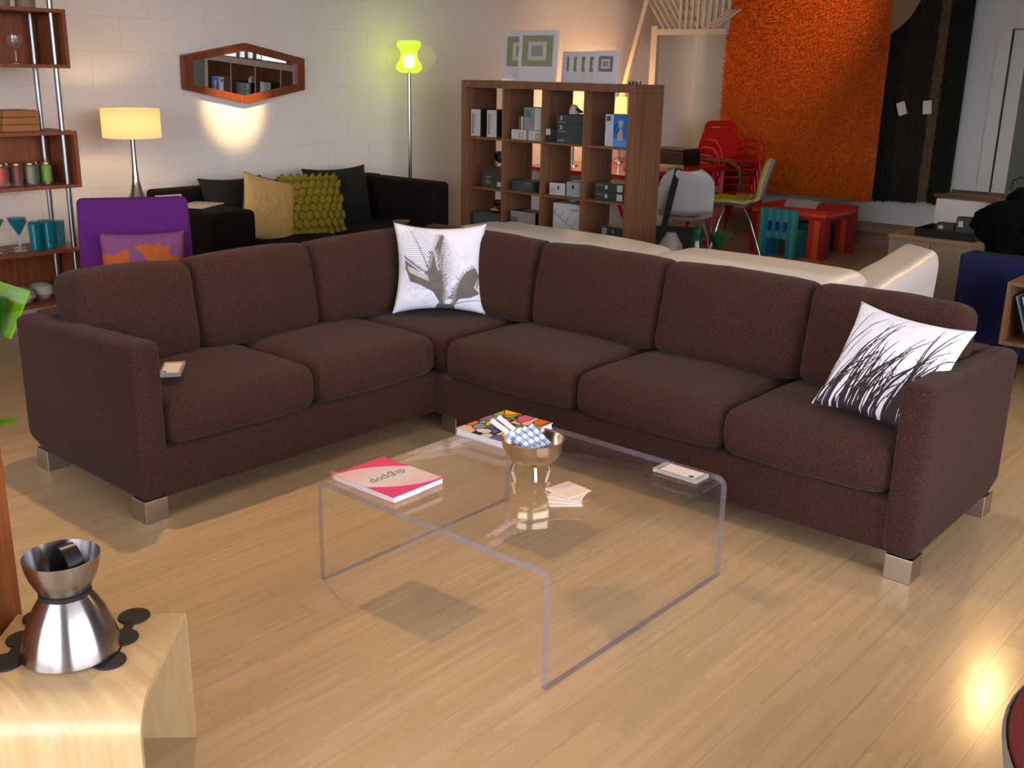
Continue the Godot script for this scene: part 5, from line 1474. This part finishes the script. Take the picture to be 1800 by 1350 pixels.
func build_dining_corner() -> void:
	var red := mat("red_lacquer", Color(0.62, 0.045, 0.035), 0.18, {"spec": 0.6})
	var t := thing("dining_table", "long red lacquered table on slanting red trestle legs", "table", Vector3(8.2, 0, -5.52))
	part(t, "table_top", G.new().rb(-0.90, 0.74, 0.705, 0.74, -0.655, 0.52, 0.004), red)
	for x in [-0.62, 0.62]:
		part(t, "trestle_leg", G.new().tube([Vector3(x, 0.70, 0.10), Vector3(x - 0.0, 0.02, 0.46)], 0.022, 4), red)
		part(t, "trestle_leg", G.new().tube([Vector3(x, 0.70, -0.10), Vector3(x - 0.0, 0.02, -0.42)], 0.022, 4), red)
		part(t, "floor_bar", G.new().bb(x - 0.025, x + 0.025, 0, 0.03, -0.44, 0.48), red)
	part(t, "stretcher", G.new().bb(-0.62, 0.62, 0.012, 0.05, 0.42, 0.47), red)
	var pr := thing("printer", "black desktop printer on the red table", "printer", Vector3(8.62, 0.74, -5.42), 0.0)
	part(pr, "body", G.new().rb(-0.16, 0.16, 0, 0.13, -0.20, 0.20, 0.01, 2), mat("printer_black", Color(0.045, 0.045, 0.05), 0.4))
	part(pr, "lid", G.new().rb(-0.15, 0.15, 0.131, 0.15, -0.19, 0.19, 0.006), mat("printer_grey", Color(0.12, 0.12, 0.13), 0.35))
	solo("paper_stack", "thick stack of cream paper on the red table", "paper", G.new().rb(-0.16, 0.16, 0, 0.035, -0.22, 0.22, 0.003), mat("cream_paper", Color(0.62, 0.55, 0.45), 0.7), Vector3(8.02, 0.741, -5.24), 0.1)
	# boa draped over the table corner
	var fz := thing("feather_boa", "rust and beige feather boa draped over the red table edge", "boa", Vector3(8.85, 0.74, -5.10))
	var pth := [Vector3(0.0, 0.05, -0.36), Vector3(-0.02, 0.05, -0.16), Vector3(0.03, 0.05, 0.0), Vector3(0.10, 0.04, 0.10), Vector3(0.13, -0.02, 0.19), Vector3(0.12, -0.14, 0.22), Vector3(0.11, -0.24, 0.22)]
	var cv := Curve3D.new()
	for p in pth: cv.add_point(p)
	part(fz, "cord", G.new().tube(pth, 0.015, 8), mat("boa_core", Color(0.40, 0.28, 0.18), 0.95))
	var fg := G.new()
	var r := RandomNumberGenerator.new()
	r.seed = 8
	for k in 700:
		var p := cv.sample_baked(cv.get_baked_length() * r.randf())
		var d := Vector3(r.randfn(), r.randfn(), r.randfn()).normalized()
		var s := d.cross(Vector3(0.3, 0.8, 0.5)).normalized() * 0.006
		var q := p + d * r.randf_range(0.03, 0.05)
		var nn := d.cross(s).normalized()
		fg.t(fg.a(p - s, nn), fg.a(p + s, nn), fg.a(q, nn))
	part(fz, "feathers", fg, mat("boa_feather", Color(0.48, 0.36, 0.24), 0.95)).set_meta("kind", "stuff")
	# chairs
	var ws := mat("shell_white", Color(0.66, 0.66, 0.67), 0.35)
	shell_chair("dining_chair", "white shell chair seen from behind with a black bag", ws, ws, Vector3(7.41, 0, -4.51), 2.11)
	shell_chair("dining_chair", "white shell chair with a yellow seat pad and chrome legs", mat("yellow_pad", Color(0.62, 0.60, 0.01), 0.6), ws, Vector3(8.60, 0, -4.68), -2.65)
	var bag := thing("shoulder_bag", "black bag hanging by a wide strap from the white chair", "bag", Vector3(7.17, 0, -4.43))
	var bm := mat("bag_black", Color(0.02, 0.022, 0.025), 0.8)
	var b := Basis(Vector3.UP, 2.11)
	part(bag, "strap", G.new().sheet(func(u: float, v: float) -> Vector3:
		return b * (Vector3(0.02 - 0.09 * (1.0 - v) * -1.0 + (u - 0.5) * 0.05, 0.36 + v * 0.49, -0.035 + v * 0.015)), 2, 6, 0.006), bm)
	part(bag, "body", G.new().rbox(b * Vector3(0.02, 0.27, -0.04), Vector3(0.40, 0.26, 0.11), 0.05, 3, b), bm)
	# stack of red chairs
	var rp := mat("red_plastic", Color(0.70, 0.02, 0.03), 0.25, {"spec": 0.55})
	var proto: Node3D = null
	var names := ["red plastic stacking chair at the bottom of the stack", "red plastic stacking chair second from the bottom", "red plastic stacking chair in the middle of the stack", "red plastic stacking chair second from the top", "red plastic stacking chair on top with a slotted back"]
	for k in 5:
		var at := Vector3(9.46 + 0.005 * k, 0.075 * k, -5.36 + 0.02 * k)
		if k == 0:
			proto = thing("stacking_chair", names[0], "chair", at, -0.5, "stack of red chairs")
			var bx := Transform3D(Basis(Vector3.RIGHT, -0.16), Vector3(0, 0.46, -0.20))
			var bg := G.new()
			bg.prism(PackedVector2Array([Vector2(-0.20, 0.0), Vector2(0.20, 0.0), Vector2(0.195, 0.26), Vector2(-0.195, 0.26)]), 0.012, bx)
			bg.prism(PackedVector2Array([Vector2(-0.195, 0.26), Vector2(-0.11, 0.26), Vector2(-0.11, 0.30), Vector2(-0.185, 0.30)]), 0.012, bx)
			bg.prism(PackedVector2Array([Vector2(0.195, 0.26), Vector2(0.185, 0.30), Vector2(0.11, 0.30), Vector2(0.11, 0.26)]), 0.012, bx)
			bg.prism(PackedVector2Array([Vector2(-0.185, 0.30), Vector2(0.185, 0.30), Vector2(0.16, 0.345), Vector2(0.11, 0.36), Vector2(-0.11, 0.36), Vector2(-0.16, 0.345)]), 0.012, bx)
			part(proto, "backrest", bg, rp)
			part(proto, "seat", G.new().rbox(Vector3(0, 0.445, 0.02), Vector3(0.44, 0.022, 0.44), 0.010, 2), rp)
			for s in [-1.0, 1.0]:
				part(proto, "armrest", G.new().tube([Vector3(s * 0.20, 0.60, -0.22), Vector3(s * 0.24, 0.64, -0.10), Vector3(s * 0.25, 0.64, 0.10), Vector3(s * 0.24, 0.58, 0.18), Vector3(s * 0.22, 0.46, 0.20)], 0.016, 8), rp)
				part(proto, "leg", G.new().tube([Vector3(s * 0.20, 0.44, 0.20), Vector3(s * 0.24, 0.0, 0.24)], 0.013, 8), rp)
				part(proto, "leg", G.new().tube([Vector3(s * 0.20, 0.44, -0.18), Vector3(s * 0.23, 0.0, -0.25)], 0.013, 8), rp)
		else:
			copy(proto, at, -0.5, names[k])
	# lit lamps along the wall behind the red table
	var lp := [[8.35, -5.86, 0.058, 0.15, 1.19, "short cream shaded table lamp lit behind the blue carton"], [8.33, -5.98, 0.036, 0.25, 1.32, "slim tall cream shaded lamp lit behind the short one"], [7.66, -5.88, 0.05, 0.16, 1.16, "cream shaded table lamp lit behind the grey cartons"]]
	for l in lp:
		var q := thing("table_lamp", l[5], "lamp", Vector3(l[0], 0.74, l[1]))
		var y0: float = l[4] - 0.74
		part(q, "lamp_base", G.new().lathe([Vector2(0, 0), Vector2(0.05, 0), Vector2(0.05, 0.01), Vector2(0.012, 0.03), Vector2(0.009, y0 + 0.04), Vector2(0, y0 + 0.04)], 20), mat("chrome"))
		part(q, "lamp_shade", shade(l[2], l[2] * 0.92, l[3], y0), mat("glow_shade", Color(0.9, 0.75, 0.5), 0.7, {"glow": Color(1.0, 0.80, 0.46), "power": 0.95}))
		omni(q, Vector3(0, y0 + l[3] * 0.5, 0), Color(1.0, 0.80, 0.56), 0.09, 0.03)
	# green glass on the low glass table behind the white sofa
	var gt := thing("glass_side_table", "small low glass table behind the white sofa", "table", Vector3(5.75, 0, -3.32))
	part(gt, "table_top", G.new().lathe([Vector2(0, 0.36), Vector2(0.24, 0.36), Vector2(0.24, 0.37), Vector2(0, 0.37)], 36), mat("table_glass", Color(0.75, 0.85, 0.82, 0.15), 0.02))
	part(gt, "stem", G.new().lathe([Vector2(0, 0), Vector2(0.14, 0), Vector2(0.14, 0.01), Vector2(0.02, 0.02), Vector2(0.015, 0.36), Vector2(0, 0.36)], 24), mat("chrome"))
	var gg := mat("emerald_glass", Color(0.0, 0.28, 0.13, 0.75), 0.04)
	solo("vase", "tall emerald glass bottle vase behind the white sofa", "vase", G.new().lathe([Vector2(0, 0), Vector2(0.05, 0), Vector2(0.048, 0.12), Vector2(0.03, 0.19), Vector2(0.026, 0.22), Vector2(0.036, 0.25), Vector2(0.034, 0.28), Vector2(0.024, 0.285), Vector2(0, 0.27)], 24), gg, Vector3(5.68, 0.37, -3.36))
	solo("cocktail_glass", "emerald cone cocktail glass beside the emerald vase", "glass", G.new().lathe([Vector2(0, 0), Vector2(0.035, 0), Vector2(0.035, 0.004), Vector2(0.005, 0.015), Vector2(0.005, 0.12), Vector2(0.02, 0.135), Vector2(0.075, 0.24), Vector2(0.073, 0.24), Vector2(0.018, 0.14), Vector2(0, 0.135)], 28), gg, Vector3(5.78, 0.37, -3.26))
	solo("pod_vase", "white ceramic pod vase next to the emerald bottle", "vase", G.new().lathe([Vector2(0, 0), Vector2(0.06, 0), Vector2(0.085, 0.07), Vector2(0.075, 0.16), Vector2(0.03, 0.235), Vector2(0, 0.24)], 28), mat("pod_white", Color(0.50, 0.48, 0.47), 0.35), Vector3(5.60, 0.37, -3.50))
	# wide glass on the sofa back ledge
	solo("cocktail_glass", "clear wide cocktail glass on the low table by the black sofa", "glass", G.new().lathe([Vector2(0, 0), Vector2(0.04, 0), Vector2(0.04, 0.004), Vector2(0.006, 0.015), Vector2(0.006, 0.17), Vector2(0.012, 0.185), Vector2(0.055, 0.235), Vector2(0.053, 0.235), Vector2(0.010, 0.19), Vector2(0, 0.187)], 28), mat("smoke_glass", Color(0.55, 0.42, 0.30, 0.35), 0.03), Vector3(4.56, 0.40, -4.85))
	var lt := thing("low_table", "low dark table between the black sofa and the brown sofa", "table", Vector3(4.35, 0, -4.80))
	part(lt, "table_top", G.new().rb(-0.45, 0.45, 0.37, 0.40, -0.22, 0.22, 0.004), mat("carton_dark"))
	for p in [Vector3(-0.4, 0, -0.18), Vector3(0.4, 0, -0.18), Vector3(-0.4, 0, 0.18), Vector3(0.4, 0, 0.18)]:
		part(lt, "leg", G.new().cyl(p, 0.018, 0.372, 10), mat("chrome"))

# ------------------------------------------------------------------ children's striped set
func kid_chair(at: Vector3, turn: float, label: String) -> Node3D:
	var t := thing("kids_chair", label, "chair", at, turn, "striped kids chairs")
	var teal := mat("foam_teal", Color(0.17, 0.56, 0.46), 0.7)
	var blue := mat("foam_blue", Color(0.09, 0.42, 0.60), 0.7)
	var w := 0.038
	for k in 9:
		var z := (k - 4.5) * w
		var m: Material = teal if k % 2 == 0 else blue
		var runs := [[0.0, 0.43]]
		if k > 1 and k < 7: runs = [[0.17, 0.43]]
		if k == 2 or k == 4 or k == 6: runs = [[0.17, 0.23], [0.32, 0.43]]
		for r in runs:
			part(t, "back_strip", G.new().bb(-0.04, 0.02, r[0], r[1], z + 0.0003, z + w - 0.0003), m)
	for k in 7:
		part(t, "seat_strip", G.new().bb(0.021 + 0.04 * k, 0.060 + 0.04 * k, 0.20, 0.245, -0.16, 0.16), teal if k % 2 == 0 else blue)
	for z in [-0.15, 0.10]:
		part(t, "side_leg", G.new().bb(0.022, 0.16, 0.0, 0.199, z, z + 0.05), blue)
		part(t, "side_leg", G.new().bb(0.22, 0.30, 0.0, 0.199, z, z + 0.05), teal)
	return t

func build_kids_set() -> void:
	var red := mat("foam_red", Color(0.74, 0.11, 0.09), 0.6)
	var org := mat("foam_orange", Color(0.84, 0.30, 0.06), 0.6)
	var mag := mat("foam_magenta", Color(0.60, 0.05, 0.13), 0.6)
	var o := Vector3(9.06, 0, -4.24)
	var t := thing("kids_table", "red and orange striped children's table", "table", o)
	var hx := 0.34
	var hz := 0.36
	part(t, "table_top", G.new().bb(-hx, hx, 0.40, 0.43, -hz, hz), red)
	part(t, "edge_strip", G.new().bb(-hx, hx, 0.375, 0.40, -hz, hz), org)
	part(t, "apron", G.new().bb(-hx, hx, 0.345, 0.375, -hz, hz), mag)
	for sx in [-1.0, 1.0]:
		for sz in [-1.0, 1.0]:
			for k in 3:
				var m: Material = [mag, org, red][k]
				var z: float = sz * (hz - 0.0265 - 0.053 * k)
				part(t, "leg_strip", G.new().bb(sx * hx - (0.11 if sx > 0 else 0.0), sx * hx + (0.11 if sx < 0 else 0.0), 0.0, 0.345, z - 0.026, z + 0.026), m)
	kid_chair(Vector3(8.62, 0, -4.27), 0.0, "teal and blue striped chair pushed up to the striped table")
	kid_chair(Vector3(9.52, 0, -4.23), PI, "teal and blue striped chair on the rug side of the striped table")
	var cd := thing("folded_card", "pale folded card standing on the children's table", "card", Vector3(8.92, 0.43, -4.20), 0.1)
	part(cd, "panel", G.new().box(Vector3(-0.05, 0.03, 0), Vector3(0.10, 0.003, 0.30), Basis(Vector3(0, 0, 1), 0.6)), mat("card_pink", Color(0.62, 0.56, 0.54), 0.6))
	part(cd, "panel", G.new().box(Vector3(0.045, 0.03, 0), Vector3(0.10, 0.003, 0.30), Basis(Vector3(0, 0, 1), -0.6)), mat("card_pink"))

# ------------------------------------------------------------------ white slatted frame
func build_slat_frame() -> void:
	var m := mat("slat_white", Color(0.72, 0.67, 0.62), 0.5)
	var x := 8.55
	var t := thing("slatted_frame", "tall white painted frame with slatted folds on splayed legs", "frame", Vector3(x, 0, -5.3))
	var o := Vector3(0, 0, 5.3)
	part(t, "post", G.new().bb(-0.025, 0.025, 0.741, 1.98, -5.68, -5.615), m, o)
	part(t, "brace", G.new().prism(PackedVector2Array([Vector2(-5.745, 2.20), Vector2(-5.70, 2.20), Vector2(-6.105, 0.741), Vector2(-6.15, 0.741)]), 0.04, Transform3D(Basis(Vector3(0, 0, 1), Vector3.UP, Vector3(-1, 0, 0)), Vector3(-0.03, 0, 0))), m, o)
	part(t, "cross_bar", G.new().bb(-0.025, 0.025, 1.90, 1.95, -5.615, -4.90), m, o)
	for k in 7:   # leaning slats
		var z := -5.58 + 0.058 * k
		part(t, "slat", G.new().prism(PackedVector2Array([Vector2(z, 1.95), Vector2(z + 0.02, 1.95), Vector2(z - 0.43, 2.55), Vector2(z - 0.45, 2.55)]), 0.02, Transform3D(Basis(Vector3(0, 0, 1), Vector3.UP, Vector3(-1, 0, 0)), Vector3(0.03 + 0.012 * k, 0, 0))), m, o)
	for k in 9:   # upright slats
		var z := -5.42 + 0.062 * k
		part(t, "slat", G.new().bb(0.02, 0.045, 1.952, 2.60, z, z + 0.025), m, o)
	for k in 4:   # slats of the second fold
		var z := -5.12 + 0.05 * k
		part(t, "slat", G.new().prism(PackedVector2Array([Vector2(z, 1.95), Vector2(z + 0.018, 1.95), Vector2(z + 0.26, 2.10), Vector2(z + 0.235, 2.10)]), 0.02, Transform3D(Basis(Vector3(0, 0, 1), Vector3.UP, Vector3(-1, 0, 0)), Vector3(-0.03 - 0.022 * k, 0, 0))), m, o)

# ------------------------------------------------------------------ things towards the door
func build_far_side() -> void:
	var cream := mat("cream_board", Color(0.62, 0.55, 0.46), 0.55)
	var c := thing("storage_cabinet", "cream laminate low cabinet with a black tray on it", "cabinet", Vector3(7.62, 0, -2.50))
	part(c, "body", G.new().rb(-0.23, 0.23, 0.04, 0.475, -0.30, 0.29, 0.003), cream)
	part(c, "cabinet_top", G.new().rb(-0.24, 0.24, 0.476, 0.50, -0.31, 0.30, 0.003), mat("light_oak", Color(0.66, 0.55, 0.42), 0.5))
	part(c, "plinth", G.new().bb(-0.20, 0.20, 0.0, 0.04, -0.27, 0.26), mat("carton_dark"))
	var da := part(c, "cabinet_door", G.new().rb(-0.246, -0.231, 0.06, 0.465, -0.295, -0.005, 0.002), cream)
	var db := part(c, "cabinet_door", G.new().rb(-0.246, -0.231, 0.06, 0.465, 0.0, 0.285, 0.002), cream)
	part(da, "knob", G.new().cyl(Vector3(-0.246, 0.40, -0.03), 0.008, 0.018, 12, Basis(Vector3(0, 0, 1), PI / 2)), mat("chrome"))
	part(db, "knob", G.new().cyl(Vector3(-0.246, 0.40, 0.025), 0.008, 0.018, 12, Basis(Vector3(0, 0, 1), PI / 2)), mat("chrome"))
	var tr := thing("serving_tray", "black rectangular tray on the cream cabinet", "tray", Vector3(7.60, 0.50, -2.44), 0.0)
	var bm := mat("tray_black", Color(0.02, 0.02, 0.022), 0.4)
	part(tr, "tray_base", G.new().bb(-0.17, 0.17, 0, 0.008, -0.20, 0.20), bm)
	for s in [-1.0, 1.0]:
		part(tr, "tray_rim", G.new().bb(s * 0.17 - 0.006, s * 0.17 + 0.006, 0, 0.055, -0.20, 0.20), bm)
		part(tr, "tray_rim", G.new().bb(-0.164, 0.164, 0, 0.055, s * 0.20 - 0.006, s * 0.20 + 0.006), bm)
	var gm := mat("carton_slate", Color(0.13, 0.14, 0.15), 0.5)
	for k in 2:
		var b := thing("gift_box", ["slate grey box with a pale label in the black tray", "small slate grey box in the black tray"][k], "box", Vector3([7.62, 7.64][k], 0.509, [-2.36, -2.50][k]), 0.2)
		var h: float = [0.13, 0.075][k]
		part(b, "body", G.new().rb(-0.05, 0.05, 0, h, -0.06, 0.06, 0.003), gm)
		part(b, "label_mark", G.new().bb(-0.0515, -0.0505, h * 0.5, h * 0.82, -0.045, -0.015), mat("paper"))
	var w := thing("plinth_box", "white display plinth with a shallow metal tray on top", "plinth", Vector3(8.35, 0, -2.56))
	part(w, "body", G.new().rb(-0.25, 0.25, 0, 0.70, -0.19, 0.18, 0.003), mat("gloss_white"))
	var mt := solo("metal_tray", "shallow bronze metal tray on the white plinth", "tray", G.new().bb(-0.2, 0.2, 0, 0.012, -0.24, 0.22).bb(-0.2, -0.19, 0.012, 0.03, -0.24, 0.22).bb(0.19, 0.2, 0.012, 0.03, -0.24, 0.22), mat("bronze", Color(0.50, 0.40, 0.30), 0.3, {"metal": 1.0}), Vector3(8.38, 0.701, -2.56))
	# navy armchair
	var navy := mat("navy_felt", Color(0.03, 0.065, 0.27), 0.92, {"bump": noise_img(256, 0.3, 23), "deep": 0.1, "tri": Vector3.ONE * 3.0, "sheen": 0.2})
	var n := thing("club_chair", "navy blue felt club chair with a dark coat over it", "chair", Vector3(6.55, 0, -1.42))
	part(n, "backrest", G.new().rb(-0.45, -0.25, 0.06, 0.62, -0.48, 0.48, 0.02, 3), navy)
	part(n, "armrest", G.new().rb(-0.25, 0.42, 0.06, 0.58, -0.48, -0.30, 0.02, 3), navy)
	part(n, "armrest", G.new().rb(-0.25, 0.42, 0.06, 0.58, 0.30, 0.48, 0.02, 3), navy)
	part(n, "seat", G.new().rb(-0.25, 0.40, 0.08, 0.40, -0.30, 0.30, 0.03, 3), navy)
	for p in [Vector3(-0.4, 0, -0.42), Vector3(-0.4, 0, 0.42), Vector3(0.36, 0, -0.42), Vector3(0.36, 0, 0.42)]:
		part(n, "foot", G.new().cyl(p, 0.02, 0.065, 10), mat("carton_dark"))
	var ct := mat("coat_black", Color(0.022, 0.024, 0.032), 0.95, {"spec": 0.2})
	var cf := FastNoiseLite.new()
	cf.seed = 3
	cf.frequency = 5.5
	var heap := func(p: Vector3) -> Vector3:
		return p * (1.0 + cf.get_noise_3dv(p) * 0.32)
	var co := thing("winter_coat", "black padded coat heaped on the navy chair back", "coat", Vector3(6.36, 0.62, -1.74))
	part(co, "coat_body", G.new().rbox(Vector3(0.08, 0.12, 0.10), Vector3(0.34, 0.30, 0.52), 0.11, 4, Basis(), 12, heap), ct)
	part(co, "hood", G.new().rbox(Vector3(0.14, 0.27, 0.10), Vector3(0.24, 0.16, 0.30), 0.075, 4, Basis(), 10, heap), ct)
	# kettle on a stand
	var ks := thing("plant_stand", "small round brown stand carrying the chrome kettle", "stand", Vector3(8.06, 0, -2.17))
	part(ks, "top", G.new().lathe([Vector2(0, 0.70), Vector2(0.17, 0.70), Vector2(0.17, 0.725), Vector2(0, 0.725)], 32), mat("frame_teak"))
	part(ks, "stem", G.new().lathe([Vector2(0, 0), Vector2(0.15, 0), Vector2(0.15, 0.015), Vector2(0.02, 0.03), Vector2(0.02, 0.70), Vector2(0, 0.70)], 24), mat("frame_teak"))
	var kt := thing("kettle", "chrome kettle with an arched black handle on the stand", "kettle", Vector3(8.06, 0.725, -2.17))
	part(kt, "body", G.new().lathe([Vector2(0, 0), Vector2(0.075, 0), Vector2(0.08, 0.03), Vector2(0.06, 0.075), Vector2(0.03, 0.095), Vector2(0, 0.10)], 28), mat("chrome"))
	part(kt, "handle", G.new().tube([Vector3(0, 0.08, -0.055), Vector3(0, 0.15, -0.05), Vector3(0, 0.18, 0.0), Vector3(0, 0.15, 0.05), Vector3(0, 0.08, 0.055)], 0.007, 8), mat("strap_black"))
	# wooden cube on a dark stand, magazines inside
	var cw := mat("cube_wood", Color(1, 1, 1), 0.55, {"tex": wood_tex(256, 81, Color(0.40, 0.27, 0.18), Color(0.54, 0.38, 0.26), 0.05), "tri": Vector3.ONE * 2.0})
	var cu := thing("open_cube", "open wooden cube holding magazines on a dark stand", "cube", Vector3(5.82, 0, -1.28))
	part(cu, "cube_top", G.new().rb(-0.15, 0.15, 0.55, 0.57, -0.23, 0.23, 0.002), cw)
	part(cu, "cube_bottom", G.new().rb(-0.15, 0.15, 0.24, 0.26, -0.23, 0.23, 0.002), cw)
	part(cu, "cube_side", G.new().rb(-0.15, 0.15, 0.26, 0.55, -0.23, -0.21, 0.002), cw)
	part(cu, "cube_side", G.new().rb(-0.15, 0.15, 0.26, 0.55, 0.21, 0.23, 0.002), cw)
	part(cu, "cube_back", G.new().bb(0.14, 0.148, 0.26, 0.55, -0.21, 0.21), cw)
	for p in [Vector3(-0.13, 0, -0.2), Vector3(-0.13, 0, 0.2), Vector3(0.13, 0, -0.2), Vector3(0.13, 0, 0.2)]:
		part(cu, "stand_leg", G.new().cyl(p, 0.012, 0.242, 8), mat("carton_dark"))
	for k in 3:
		var mg := solo("magazine", ["pale blue magazine leaning in the wooden cube", "white magazine leaning in the wooden cube", "grey blue magazine leaning in the wooden cube"][k], "magazine", G.new().bb(-0.10, 0.10, 0, 0.25, -0.003, 0.003), mat("cube_mag_%d" % k, [Color(0.40, 0.50, 0.60), Color(0.66, 0.68, 0.70), Color(0.28, 0.34, 0.42)][k], 0.4), Vector3(5.80, 0.262, -1.38 + 0.03 * k))
		mg.rotation.x = -0.35
